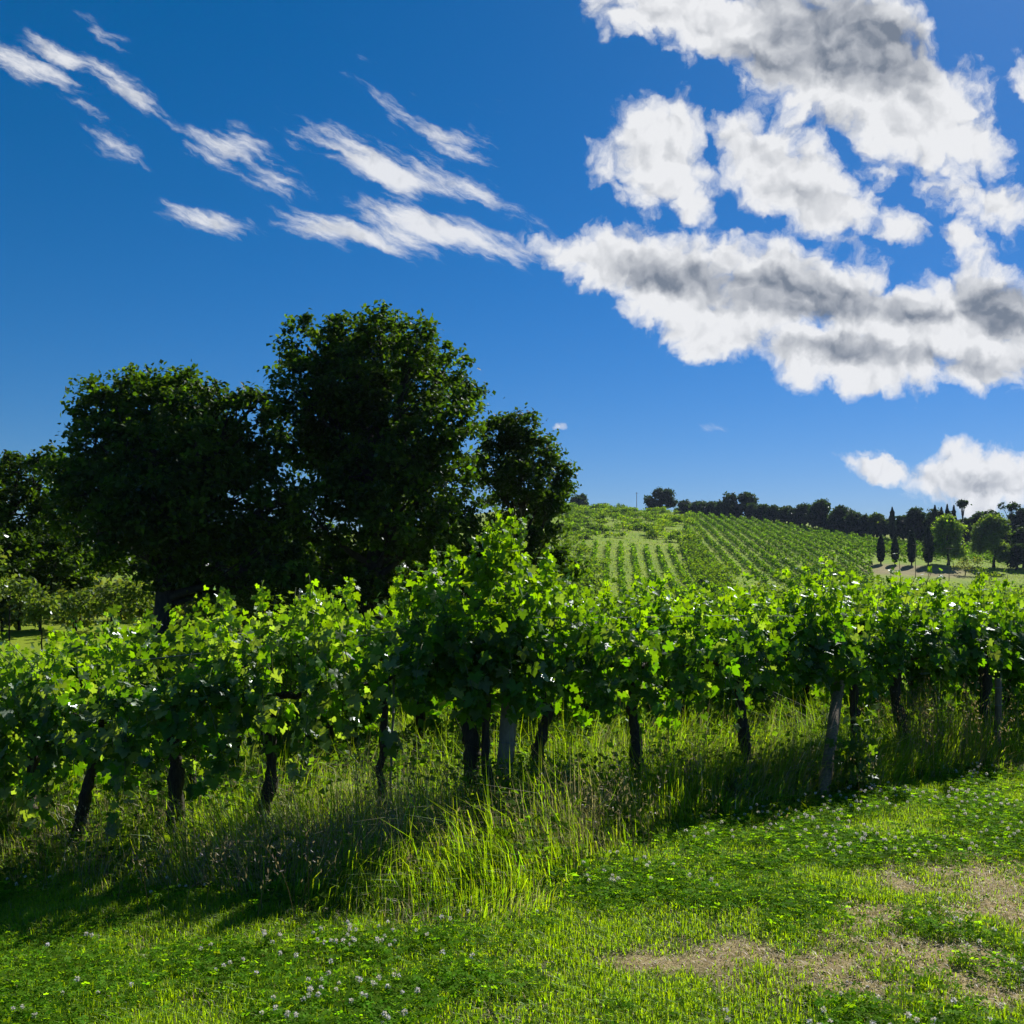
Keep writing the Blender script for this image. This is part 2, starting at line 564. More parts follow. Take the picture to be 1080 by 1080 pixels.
def ground_mat():
    m = bpy.data.materials.new('meadow_ground')
    m.use_nodes = True
    T = NT(m.node_tree)
    geo = T.new('ShaderNodeNewGeometry')
    P = geo.outputs['Position']
    a = T.new('ShaderNodeAttribute', attribute_name='dry').outputs['Fac']
    s = T.new('ShaderNodeAttribute', attribute_name='soil').outputs['Fac']
    n1 = T.noise(P, 18.0, 6, 0.65)
    n2 = T.noise(P, 0.35, 5, 0.6)
    n3 = T.noise(P, 0.06, 4, 0.6)
    nearc = T.mix(T.maprange(n1, 0.35, 0.7), (0.020, 0.032, 0.008), (0.055, 0.085, 0.018))
    farc = T.mix(T.maprange(n2, 0.35, 0.68), (0.120, 0.205, 0.005), (0.19, 0.26, 0.008))
    farc = T.mix(T.maprange(n3, 0.42, 0.68, 0, 0.55), farc, (0.20, 0.215, 0.02))
    sp = T.new('ShaderNodeSeparateXYZ')
    T.put(sp.inputs[0], P)
    far = T.maprange(sp.outputs[1], 16, 30)
    c = T.mix(far, nearc, farc)
    dryc = T.mix(T.maprange(n1, 0.3, 0.7), (0.15, 0.115, 0.050), (0.33, 0.265, 0.125))
    c = T.mix(a, c, dryc)
    soilc = T.mix(T.maprange(n2, 0.3, 0.7), (0.17, 0.145, 0.06), (0.24, 0.205, 0.09))
    c = T.mix(s, c, soilc)
    b = T.new('ShaderNodeBsdfPrincipled')
    T.put(b.inputs['Base Color'], c)
    b.inputs['Roughness'].default_value = 0.95
    b.inputs['Specular IOR Level'].default_value = 0.15
    bp = T.new('ShaderNodeBump')
    bp.inputs['Strength'].default_value = 0.8
    bp.inputs['Distance'].default_value = 0.03
    T.put(bp.inputs['Height'], n1)
    T.l.new(bp.outputs[0], b.inputs['Normal'])
    out = T.new('ShaderNodeOutputMaterial')
    T.l.new(b.outputs[0], out.inputs[0])
    return m


def build_ground():
    xs = np.unique(np.concatenate([np.arange(-6, 6.01, 0.08), np.arange(-24, 24.1, 0.6), np.arange(-160, 200.1, 3.0), np.linspace(-700, 700, 45), np.linspace(-5000, 5000, 30)]).round(3))
    ys = np.unique(np.concatenate([np.arange(2.0, 9.01, 0.08), np.arange(-8, 40.1, 0.5), np.arange(40, 400.1, 2.0), np.linspace(-80, 900, 40), np.linspace(900, 5900, 30)]).round(3))
    X, Y = np.meshgrid(xs, ys)
    Z = height(X, Y)
    V = np.stack([X, Y, Z], -1).reshape(-1, 3)
    nx, ny = len(xs), len(ys)
    i, j = np.meshgrid(np.arange(nx - 1), np.arange(ny - 1))
    k = (j * nx + i).ravel()
    F = np.stack([k, k + 1, k + nx + 1, k + nx], 1)
    near = ((V[:, 1] < 10) & (V[:, 1] > 1) & (np.abs(V[:, 0]) < 7)).astype(float)
    dry = dry_mask(V[:, 0], V[:, 1]) * near
    # bare field beside the cypresses
    pxs = 540 + FPX * V[:, 0] / np.maximum(V[:, 1], 1)
    soil = sstep(905, 925, pxs + 3 * np.sin(V[:, 1])) * (1 - sstep(1010, 1035, pxs)) * sstep(172, 176, V[:, 1]) * (1 - sstep(185, 189, V[:, 1]))
    o = mesh_obj('ground', V, F, ground_mat(), smooth=True, attr={'dry': dry, 'soil': soil})
    tag(o, 'uneven green ground rolling from the mown strip up the vineyard hill', 'ground', kind='structure')


build_ground()

# ------------------------------------------------------------------ colours
def jit(base, n, v=0.18, h=0.06):
    c = np.array(base)[None] * rng.lognormal(0, v, (n, 1))
    c = c * (1 + rng.normal(0, h, (n, 3)))
    return np.clip(c, 0.002, 0.9)


def blend(c1, c2, f):
    return c1 * (1 - f[:, None]) + c2 * f[:, None]


# ------------------------------------------------------------------ grape vines
OUT_TOP = [(-80, 700), (0, 688), (50, 676), (100, 672), (150, 688), (178, 702), (192, 690), (204, 648), (250, 632), (300, 622), (350, 620), (392, 628), (408, 625), (425, 606), (455, 592), (490, 576),
           (512, 562), (528, 552), (545, 560), (562, 596), (585, 606), (605, 604), (625, 640), (650, 648), (668, 630), (690, 655), (715, 622), (760, 616), (790, 630), (820, 632), (840, 606), (870, 598), (910, 598), (950, 604), (990, 606), (1050, 608), (1080, 612), (1160, 620)]
OUT_BOT = [(-80, 850), (0, 850), (60, 845), (150, 838), (200, 822), (250, 780), (310, 775), (360, 790), (420, 765), (460, 735), (500, 742), (560, 745), (610, 745), (650, 780), (700, 770), (760, 730), (790, 745), (830, 715), (870, 705), (905, 740), (940, 705), (1000, 702), (1080, 705), (1160, 710)]


def bark_detail(tp, tr, n=34):
    t = np.linspace(0, 1, len(tp))
    q = np.linspace(0, 1, n)
    P = np.stack([np.interp(q, t, tp[:, i]) for i in range(3)], 1)
    k = np.array([.25, .5, .25])
    for _ in range(2):
        P[1:-1] = .25 * P[:-2] + .5 * P[1:-1] + .25 * P[2:]
    P[1:-1] += rng.normal(0, .0035, (n - 2, 3))
    return P, np.interp(q, t, tr) * rng.uniform(.86, 1.14, n)


def vine(name, base, head, x0, x1, d_of, ztop, zbot, cz_of, label, group, detail=2, seedcol=(0.058, 0.135, 0.009), dens=1.0, trunk_r=0.045, pale=0.0, twist=0.02, parts=True):
    """one trained vine: trunk, cordon, canes and leaves. x0..x1 is its share of the row"""
    base = np.array([base[0], base[1], float(height(base[0], base[1])) - 0.04])
    root = empty(name, tuple(base), label, 'grapevine', group)
    tp = wob(base, head, 11, twist)
    tr = np.linspace(trunk_r * 1.15, trunk_r * 0.8, 11) * rng.uniform(0.82, 1.2, 11)
    tr[0] *= 1.25
    tp, tr = bark_detail(tp, tr)
    V, F = tube(tp, tr, 13, 0.17)
    mesh_obj('trunk', V, F, M_bark, parent=root, smooth=True)
    arms = []
    for xe in (x0, x1):
        e = np.array([xe, d_of(xe), cz_of(xe)])
        pts = wob(head, e, 9, 0.018)
        arms.append(tube(pts, np.linspace(trunk_r * 0.62, trunk_r * 0.34, 9) * rng.uniform(.85, 1.2, 9), 7, 0.12))
    V, F, _ = merge(arms)
    mesh_obj('cordon', V, F, M_bark, parent=root, smooth=True)
    L = x1 - x0
    nup = max(3, int(L * 26 * dens))
    ndn = max(3, int(L * 30 * dens))
    P, N, Tt, S, A = [], [], [], [], []
    canes = []
    for k in range(nup + ndn):
        up = k < nup
        sx = rng.uniform(x0 - 0.08, x1 + 0.08)
        side = rng.choice([-1, 1])
        sy = d_of(sx) + side * rng.uniform(0.02, 0.16)
        cz = cz_of(sx)
        zt, zb = ztop(sx), zbot(sx)
        if up:
            f = rng.uniform(0.45, 1.0) if rng.random() < .8 else rng.uniform(.9, 1.2)
            Ln = max(0.12, (zt - cz) * f)
            lean = rng.normal(0, 0.12, 2)
            t = np.linspace(0, 1, 9)[:, None]
            pts = np.array([[sx, sy, cz]]) + t * np.array([[lean[0] * Ln, side * 0.18 * Ln + lean[1] * Ln, Ln]])
            pts = pts + (t ** 2) * np.array([[rng.normal(0, .08), side * rng.uniform(0, .22), 0]])
            if rng.random() < 0.35:
                pts[:, 2] -= (t[:, 0] ** 4) * rng.uniform(0.05, 0.18)
        else:
            out = rng.uniform(0.10, 0.34)
            rise = rng.uniform(0.05, 0.30) * min(1.0, (zt - cz) / 0.5)
            drop = max(0.05, (cz - zb) * (rng.uniform(0.2, 1.1) if rng.random() < .93 else rng.uniform(1.1, 1.5)))
            t = np.linspace(0, 1, 10)[:, None]
            pts = np.concatenate([sx + t * rng.normal(0, .14), sy + side * out * (1 - (1 - t) ** 2), cz + rise * 4 * t * (1 - t) * (1 - t) * 1.6 - drop * t ** 2.0], 1)
        ln = np.linalg.norm(np.diff(pts, axis=0), axis=1).sum()
        if detail == 2:
            canes.append(tube(pts, np.linspace(0.0045, 0.002, len(pts)), 4, cap=False))
        m = max(3, int(ln / 0.055 * (1 if detail == 2 else .6)))
        m = int(m * 2.1)
        tt = np.sort(rng.uniform(0.03, 1.0, m))
        idx = tt * (len(pts) - 1)
        i0 = np.clip(idx.astype(int), 0, len(pts) - 2)
        c = pts[i0] + (pts[i0 + 1] - pts[i0]) * (idx - i0)[:, None]
        pet = unit(rng.normal(0, 1, (m, 3)) + np.array([0, side * .7, 0.1])) * rng.uniform(0.03, 0.13, (m, 1)) * (1.15 - 0.6 * tt[:, None])
        P.append(c + pet)
        nn = np.array([0, side * 0.75, 0.55]) + rng.normal(0, 0.55, (m, 3))
        N.append(nn)
        Tt.append(np.array([0, side * 0.15, -1.0]) + 1.2 * pet / 0.1 + rng.normal(0, 0.35, (m, 3)))
        s = rng.uniform(0.05, 0.104, m)
        if up:
            s = s * (1.0 - 0.55 * tt ** 2.2)
        s *= (1.0 if detail == 2 else 1.25)
        S.append(s)
        A.append(np.where(up, tt, tt * 0.25))
    P, N, Tt, S, A = map(np.concatenate, (P, N, Tt, S, A))
    zl = np.array([zbot(x) for x in P[:, 0]])
    keep = P[:, 2] > zl - 0.16
    P, N, Tt, S, A = P[keep], N[keep], Tt[keep], S[keep], A[keep]
    n = len(P)
    old = jit(seedcol, n, 0.22, 0.07)
    young = jit((0.120, 0.215, 0.010), n, 0.15, 0.035)
    C = blend(old, young, np.clip(A * 1.15 - 0.2 + rng.normal(0, .15, n), 0, 1))
    pl = rng.random(n) < (0.04 + pale)
    C[pl] = jit((0.145, 0.215, 0.12), int(pl.sum()), 0.2, 0.03)  # silvery undersides and sky glints put into the colour of single leaves
    if detail == 2:
        V, F, CC = leaves(P, N, Tt, S, LEAF_V, LEAF_F, C)
    else:
        V, F, CC = leaves(P, N, Tt, S, LEAFM_V, LEAFM_F, C)
    mesh_obj('leaves', V, F, M_vine, CC, parent=root)
    if canes:
        V, F, _ = merge(canes)
        mesh_obj('canes', V, F, M_cane, parent=root, smooth=True)
    return root


def interp_tab(tab):
    xs = np.array([t[0] for t in tab], float)
    ys = np.array([t[1] for t in tab], float)
    return lambda q: float(np.interp(q, xs, ys))


_top = interp_tab(OUT_TOP)
_bot = interp_tab(OUT_BOT)

# (px of foot, py of foot, px of head, extra look)
FRONT = [(-60, 905, -55, .04, 'vine with a dense low canopy at the left end of the front row'),
         (30, 900, 45, .045, 'low leafy vine of the front row, second from its left end'),
         (104, 885, 118, .04, 'low vine beside the slim metal stake under the pale meadow strip'),
         (188, 893, 196, .055, 'thick dark trunked vine where the canopy drops below the dark tree trunk'),
         (279, 886, 291, .045, 'vine with a clear dark trunk leaning right above dry grass'),
         (408, 872, 402, .025, 'thin young vine left of the tall central clump'),
         (497, 866, 494, .05, 'straight dark vine immediately left of the grey concrete post'),
         (580, 872, 571, .042, 'crooked slender vine immediately right of the grey concrete post'),
         (673, 852, 668, .042, 'vine with drooping leaves two trunks right of the concrete post'),
         (785, 824, 781, .042, 'upright dark vine left of the leaning wooden post'),
         (906, 812, 902, .04, 'vine with leafy trunk just right of the leaning wooden post'),
         (943, 797, 941, .045, 'dark vine with thick bare arm along the wire left of the seeding grass'),
         (1042, 790, 1039, .05, 'twin stemmed dark vine right of the seeding grass'),
         (1130, 786, 1128, .05, 'vine at the far right end of the front row')]
DENS = {408: .6, 673: .75, 104: .8, 497: 1.3, 580: 1.3, 188: 1.2}
pos = []
for (px, py, hx, tr, lab) in FRONT:
    pos.append(ray_ground(px, py))
pos = np.array(pos)
rowx = pos[:, 0]
rowy = pos[:, 1]
_cf = np.polyfit(rowx, rowy, 3)


def d_front(x):
    return float(np.polyval(_cf, np.clip(x, rowx[0], rowx[-1])))


def px_of(x, d):
    return 540 + FPX * x / d


def z_of(tab_py, d):
    return EYE + (HOR - tab_py) / FPX * d


for i, (px, py, hx, tr, lab) in enumerate(FRONT):
    b = pos[i]
    xa = (rowx[i - 1] + rowx[i]) / 2 if i else rowx[i] - 0.35
    xb = (rowx[i + 1] + rowx[i]) / 2 if i < len(FRONT) - 1 else rowx[i] + 0.45
    czf = lambda x: float(height(x, d_front(x))) + 0.98
    hxm = (hx - 540) / FPX * d_front(b[0])
    head = np.array([hxm, d_front(hxm), czf(hxm)])
    bb = np.array([b[0], d_front(b[0]), 0])
    sc = dict(pale=0.34 if px < 480 else 0.10)
    vine('grapevine', bb, head, xa, xb, d_front, lambda x: z_of(_top(px_of(x, d_front(x))), d_front(x)), lambda x: z_of(_bot(px_of(x, d_front(x))), d_front(x)), czf, lab,
         'vines of the front row', 2, dens=DENS.get(px, 1.05), trunk_r=tr, twist=0.016 if i != 7 else 0.03, **sc)

# second stems standing right beside the trunks
def stem_vine(px, py, hx, hy, r, lab):
    g = ray_ground(px, py)
    d = g[1]
    root = empty('grapevine', (g[0], g[1], g[2] - .03), lab, 'grapevine', 'vines of the front row')
    hd = at(hx, hy, d)
    V, F = tube(wob(g - [0, 0, .03], hd, 12, 0.014), np.linspace(r * 1.1, r * .7, 12) * rng.uniform(.8, 1.2, 12), 8, .15)
    mesh_obj('trunk', V, F, M_bark, parent=root, smooth=True)
    n = 260
    P = hd + rng.normal(0, 1, (n, 3)) * [0.22, 0.16, 0.18] + [0, 0, .12]
    side = np.sign(P[:, 1:2] - d)
    N = np.concatenate([np.zeros((n, 1)), side * .8, np.full((n, 1), .5)], 1) + rng.normal(0, .5, (n, 3))
    Tt = np.array([[0, 0, -1.0]]) + rng.normal(0, .5, (n, 3))
    V, F, C = leaves(P, N, Tt, rng.uniform(.05, .10, n), LEAF_V, LEAF_F, jit((0.062, 0.115, 0.014), n, .22, .07))
    mesh_obj('leaves', V, F, M_vine, C, parent=root)


stem_vine(518, 862, 508, 700, .032, 'second dark stem squeezed between the straight vine and the concrete post')
stem_vine(206, 880, 203, 720, .03, 'slimmer stem beside the thick dark trunked vine')

# the tall sprout on top of the central clump
def tall_shoots():
    d = d_front(0.0)
    specs = [(528, 572, 522, 532), (540, 580, 548, 548), (505, 590, 500, 566), (560, 605, 556, 582), (600, 630, 604, 596), (640, 660, 642, 604), (705, 650, 700, 628), (742, 640, 745, 610), (938, 630, 941, 598), (610, 655, 618, 640), (448, 620, 440, 592), (330, 640, 326, 606), (858, 620, 852, 596), (480, 600, 474, 576), (985, 630, 990, 602),
             (520, 580, 530, 540), (515, 590, 512, 552), (535, 575, 540, 538), (572, 600, 578, 575), (460, 600, 458, 576), (365, 640, 372, 610), (280, 645, 276, 612), (232, 655, 236, 622), (120, 690, 124, 655), (60, 690, 55, 658), (425, 620, 420, 596), (675, 650, 672, 618), (800, 650, 806, 618), (1030, 630, 1034, 600)]
    for k, (ax, ay, bx, by) in enumerate(specs):
        dd = d_front((ax - 540) / FPX * d) + rng.uniform(-.1, .1)
        a, b = at(ax, ay + 30, dd), at(bx, by, dd)
        pts = wob(a, b, 9, 0.008)
        V, F = tube(pts, np.linspace(.0045, .0015, 9), 5)
        yield pts, (V, F)


_sh = list(tall_shoots())
_owner = [o for o in COL.objects if o.name.startswith('grapevine')]
for pts, (V, F) in _sh:
    own = min(_owner, key=lambda o: abs(o.location.x - pts[0][0]))
    ss = mesh_obj('tall_shoot', V, F, M_cane, parent=own, smooth=True)
    m = 44
    tt = rng.uniform(0, 1, m)
    idx = tt * 8
    i0 = np.clip(idx.astype(int), 0, 7)
    c = pts[i0] + (pts[i0 + 1] - pts[i0]) * (idx - i0)[:, None]
    pet = unit(rng.normal(0, 1, (m, 3))) * rng.uniform(.02, .09, (m, 1)) * (1.1 - .7 * tt[:, None])
    N = rng.normal(0, .6, (m, 3)) + [0, -.5, .5]
    V, F, C = leaves(c + pet, N, pet * 10 + [0, 0, -.6], rng.uniform(.06, .10, m) * (1.05 - .65 * tt), LEAF_V, LEAF_F, jit((0.12, 0.215, 0.012), m, .15, .035))
    lo = mesh_obj('shoot_leaves', V, F, M_vine, C, parent=ss)

# ---- second and third rows
def back_row(dy, pxs, label_fn, group, detail, dens, toph, both):
    dist = lambda x: d_front(np.clip(x, -3.2, 3.6)) * 0.4 + 4.0 + dy + 0.10 * x
    X = []
    for px in pxs:
        d = 6.7 + dy
        for _ in range(6):
            x = (px - 540) / FPX * d
            d = dist(x)
        X.append(x)
    for i, x in enumerate(X):
        xa = (X[i - 1] + x) / 2 if i else x - .5
        xb = (X[i + 1] + x) / 2 if i < len(X) - 1 else x + .5
        cz = lambda q: float(height(q, dist(q))) + 1.0
        f1 = rng.uniform(0, 6)
        zt = lambda q: float(height(q, dist(q))) + toph + 0.10 * math.sin(q * 2.3 + f1) + .07 * math.sin(q * 6.1)
        zb = lambda q: float(height(q, dist(q))) + both + 0.08 * math.sin(q * 3.1 + f1)
        hd = np.array([x + rng.normal(0, .05), dist(x), cz(x)])
        vine('grapevine', (x, dist(x), 0), hd, xa, xb, dist, zt, zb, cz, label_fn(i), group, detail, dens=dens, trunk_r=rng.uniform(.03, .045), pale=0.12 if x < -0.5 else 0.03)


back_row(2.6, [-60, 55, 150, 245, 350, 440, 555, 625, 725, 848, 965, 1060, 1150], lambda i: 'grapevine of the second row, seen through gaps behind the front row', 'vines of the second row', 1, 2.0, 1.62, .18)
back_row(5.4, [-60, 50, 165, 275, 385, 480, 590, 690, 790, 890, 990, 1080, 1160], lambda i: 'grapevine of the third row, seen through gaps behind the second row', 'vines of the third row', 1, 1.4, 1.58, .25)

# ------------------------------------------------------------------ posts, stakes and wires
def post(name, pb, pt, w, mat, label, square=True, sides=8, cat='post', back=0.02):
    g = ray_ground(*pb)
    d = g[1]
    top = at(pt[0], pt[1], d + back)
    base = g - np.array([0, 0, .1])
    root = empty(name, tuple(base), label, cat)
    n = 10
    pts = np.linspace(base, top, n)
    rad = np.full(n, w / 2 * (1.2 if square else 1.0)) * np.linspace(1.03, .96, n)
    if square:
        ax = unit((top - base)[None])[0]
        ex = unit(np.cross(ax, [0.2, 1, 0])[None])[0]
        ey = np.cross(ax, ex)
        ch = 0.82
        prof = [(1, ch), (ch, 1), (-ch, 1), (-1, ch), (-1, -ch), (-ch, -1), (ch, -1), (1, -ch)]
        V = []
        for i in range(n):
            for (a, b) in prof:
                V.append(pts[i] + w / 2 * (1.0 + rng.uniform(-.03, .03)) * (a * ex + b * ey * .9))
        V = np.array(V)
        F = [np.array([(i * 8 + j, i * 8 + (j + 1) % 8, (i + 1) * 8 + (j + 1) % 8, (i + 1) * 8 + j) for i in range(n - 1) for j in range(8)]),
             np.array([[(n - 1) * 8 + j for j in range(8)]])]
        shaft = mesh_obj('shaft', V, F, mat, parent=root)
    else:
        V, F = tube(pts + rng.normal(0, .003, (n, 3)), rad, sides, .05)
        shaft = mesh_obj('shaft', V, F, mat, parent=root, smooth=sides > 8)
    # wire staples on the shaft
    st = []
    for f in (.45, .72, .9):
        c = base + (top - base) * f
        ang = np.linspace(0, math.pi * 2, 9)
        loop = np.stack([c[0] + (w * .62) * np.cos(ang), c[1] + (w * .62) * np.sin(ang), np.full(9, c[2])], 1)
        V, F = tube(loop, .003, 5)
        mesh_obj('wire_tie', V, F, M_metal, parent=shaft)
    return root


post('concrete_post', (528, 857), (543, 672), .105, M_concrete, 'pale grey square concrete post tilted slightly right in the central clump')
post('wooden_post', (865, 847), (889, 690), .088, M_wood, 'weathered wooden post leaning clearly to the right in the front row', square=False, sides=14, back=1.35)
post('metal_stake', (131, 840), (134, 700), .035, M_metal, 'slim grey metal stake half hidden by low leaves', square=False, sides=6, cat='stake')
post('wooden_post', (1052, 806), (1053, 715), .06, M_wood, 'upright dark wooden post touching the twin stemmed vine', square=False, sides=12, back=.2)
post('metal_stake', (410, 868), (416, 700), .018, M_metal, 'thin rod supporting the young vine', square=False, sides=6, cat='stake')


def wire(off, dfun, lab, x0, x1, dz=0.0):
    xs = np.linspace(x0, x1, 40)
    pts = np.array([(x, dfun(x) + .06, float(height(x, dfun(x))) + off + .015 * math.sin(x * 2)) for x in xs])
    V, F = tube(pts, .0022, 5)
    o = mesh_obj('trellis_wire', V, F, M_metal, origin=tuple(pts[0]), smooth=True)
    tag(o, lab, 'wire', 'trellis wires of the front row')


wire(1.0, d_front, 'low trellis wire carrying the bare arms of the front row', rowx[0], rowx[-1])
wire(1.32, d_front, 'upper trellis wire running through the front row canopy', rowx[0], rowx[-1])

# ------------------------------------------------------------------ grass
def blades(P, H, W, C, bend=0.5, seg=2, dirs=None):
    n = len(P)
    az = rng.uniform(0, 2 * math.pi, n)
    d = np.stack([np.cos(az), np.sin(az), np.zeros(n)], 1)
    s = np.stack([-np.sin(az), np.cos(az), np.zeros(n)], 1)
    if dirs is not None:
        d = unit(d + dirs)
    b = np.abs(rng.normal(0, bend, n))
    if bend < 2:
        b = np.minimum(b, .95)
    b = (b * H)[:, None]
    H = H[:, None]
    W = W[:, None]
    up = np.array([[0, 0, 1.0]])
    p1 = P + up * H * .55 + d * b * .3
    zt = np.maximum(H - b * .35, H * .35)
    p2 = P + up * zt + d * b
    V = np.stack([P - s * W / 2, P + s * W / 2, p1 - s * W * .42, p1 + s * W * .42, p2], 1).reshape(-1, 3)
    base = (np.arange(n) * 5)[:, None]
    T = np.concatenate([base + np.array([[0, 1, 3]]), base + np.array([[0, 3, 2]]), base + np.array([[2, 3, 4]])], 0)
    return V, T, np.repeat(C, 5, axis=0)


def sample_area(n, d0, d1, wid=0.62):
    # uniform per unit area in a wedge in front of the viewer, a little wider than the view
    u = rng.random(n)
    d = np.sqrt(d0 * d0 + u * (d1 * d1 - d0 * d0))
    x = rng.uniform(-wid, wid, n) * d
    return x, d


LG = [(-80, 940), (0, 935), (120, 940), (250, 950), (330, 968), (430, 975), (540, 962), (600, 940), (680, 885), (760, 860), (860, 850), (960, 828), (1080, 815), (1180, 812)]
_lg = np.array([[(lambda g: (g[0] / g[1], g[1]))(ray_ground(a, b))] for a, b in LG]).reshape(-1, 2)


def long_edge(x, y):
    return np.interp(x / y, _lg[:, 0], _lg[:, 1])


def thick(x, y):
    """0 on the mown strip, 1 in the uncut growth below the vines"""
    e = long_edge(x, y) + (fbm(x * 2.2, y * 2.2, 9) - .5) * 0.9
    return sstep(-0.45, 0.25, y - e)


GREEN = (0.150, 0.255, 0.014)
LUSH = (0.050, 0.125, 0.012)
STRAW = (0.36, 0.295, 0.135)


def lawn():
    x, y = sample_area(620000, 2.9, 9.0)
    dm = dry_mask(x, y)
    tk = thick(x, y)
    gm = grey_mask(x, y)
    clump = fbm(x * 3.0, y * 3.0, 20)
    keep = rng.random(len(x)) < (1 - .62 * dm) * (1 - .5 * gm) * (1 - .8 * tk) * (0.35 + 1.2 * clump)
    x, y, dm, gm, clump = x[keep], y[keep], dm[keep], gm[keep], clump[keep]
    n = len(x)
    P = np.stack([x, y, height(x, y) - .004], 1)
    H = rng.uniform(.018, .055, n) * (0.45 + 1.2 * clump) * (1 - .5 * dm)
    H *= np.where(x < -0.6, 1.35, 1.0)
    C = blend(jit(GREEN, n, .25, .08), jit((0.165, 0.265, 0.014), n, .2, .05), rng.random(n) * fbm(x * 1.3, y * 1.3, 31) * 1.3)
    dr = rng.random(n) < (.05 + .28 * fbm(x * 1.1, y * 1.5, 44) ** 2 + .50 * dm)
    C[dr] = jit(STRAW, int(dr.sum()), .25, .05)
    Wd = rng.uniform(.0028, .0062, n)
    V, F, CC = blades(P[~dr], H[~dr], Wd[~dr], C[~dr], .95)
    o = mesh_obj('lawn_grass', V, F, M_grass, CC)
    tag(o, 'short bright green mown grass in front of the vines', 'grass', kind='stuff')
    V, F, CC = blades(P[dr], H[dr] * .8, Wd[dr] * .7, C[dr], 1.2)
    o = mesh_obj('dry_lawn_grass', V, F, M_straw, CC)
    tag(o, 'short straw coloured dead blades mixed in the mown grass', 'grass', kind='stuff')
    # straw lying on the worn patches
    x, y = sample_area(130000, 2.9, 7.8)
    dm = np.maximum(dry_mask(x, y), .10 * (fbm(x * 2, y * 2, 60) > .55))
    keep = rng.random(len(x)) < dm
    x, y = x[keep], y[keep]
    n = len(x)
    P = np.stack([x, y, height(x, y) + rng.uniform(0, .012, n)], 1)
    V, F, CC = blades(P, rng.uniform(.005, .016, n), rng.uniform(.0015, .0035, n), jit(STRAW, n, .35, .05), 2.4)
    o = mesh_obj('dry_clippings', V, F, M_straw, CC)
    tag(o, 'dry straw clippings on the worn brown patch of the mown strip', 'straw', kind='stuff')


lawn()


def clover():
    x, y = sample_area(230000, 2.9, 8.6)
    dm, tk = dry_mask(x, y), thick(x, y)
    cl = fbm(x * 1.6 + 7, y * 1.6, 70)
    keep = rng.random(len(x)) < sstep(.36, .62, cl) * (1 - .93 * dm) * (1 - tk)
    x, y = x[keep], y[keep]
    n = len(x)
    H = rng.uniform(.02, .06, n)
    tops = np.stack([x, y, height(x, y) + H], 1)
    base = rng.uniform(0, 2 * math.pi, n)
    Ps, Ns, Ts, Ss, Cs = [], [], [], [], []
    tilt = rng.normal(0, .35, (n, 3)) + [0, 0, 1]
    sz = rng.uniform(.010, .018, n)
    col = jit((0.105, 0.215, 0.016), n, .30, .07)
    for k in range(3):
        a = base + k * 2 * math.pi / 3
        t = np.stack([np.cos(a), np.sin(a), np.full(n, -.1)], 1)
        Ps.append(tops + t * sz[:, None] * .55)
        Ns.append(tilt)
        Ts.append(t)
        Ss.append(sz)
        Cs.append(col)
    tv = np.array([(0, -.5, 0), (.42, .15, .08), (.28, .5, .05), (-.28, .5, .05), (-.42, .15, .08)])
    tf = np.array([(0, 1, 2), (0, 2, 3), (0, 3, 4)])
    V, F, CC = leaves(np.concatenate(Ps), np.concatenate(Ns), np.concatenate(Ts), np.concatenate(Ss), tv, tf, np.concatenate(Cs))
    o = mesh_obj('clover', V, F, M_grass, CC)
    tag(o, 'dark green clover patches in the mown strip', 'clover', kind='stuff')
    # white clover heads
    x, y = sample_area(15000, 3.2, 8.2)
    cl = fbm(x * 1.6 + 7, y * 1.6, 70) * (0.6 + .8 * (fbm(x * .9, y * .9, 81)))
    keep = (rng.random(len(x)) < sstep(.40, .66, cl) * .28 * (.35 + .65 * (x > -1.2)) * (1 - dry_mask(x, y)) * (1 - thick(x, y)))
    x, y = x[keep], y[keep]
    parts = []
    tv = np.array([(0, -.1, 0), (.16, .25, .03), (0, .55, 0), (-.16, .25, .03)])
    for X, Y in zip(x, y):
        h = rng.uniform(.05, .10)
        g = float(height(X, Y))
        c = np.array([X + rng.normal(0, .01), Y, g + h])
        V, F = tube(np.array([[X, Y, g], (c + [X, Y, g]) / 2, c]), .0011, 3)
        parts.append((V, F, np.tile([[.06, .12, .02]], (len(V), 1))))
        m = 26
        dr = unit(rng.normal(0, 1, (m, 3)) + [0, 0, .35])
        r = rng.uniform(.0075, .011)
        P = c + dr * r * .5
        V, F, C = leaves(P, unit(rng.normal(0, 1, (m, 3))), dr, np.full(m, r * 1.5), tv, QUAD_F, jit((.66, .63, .55), m, .12, .02))
        parts.append((V, F, C))
    V, F, C = merge(parts)
    o = mesh_obj('clover_blossom', V, F, M_straw, C)
    tag(o, 'small white clover flower heads dotted over the mown strip', 'flowers', kind='stuff')
    print('clover heads', len(x))


clover()


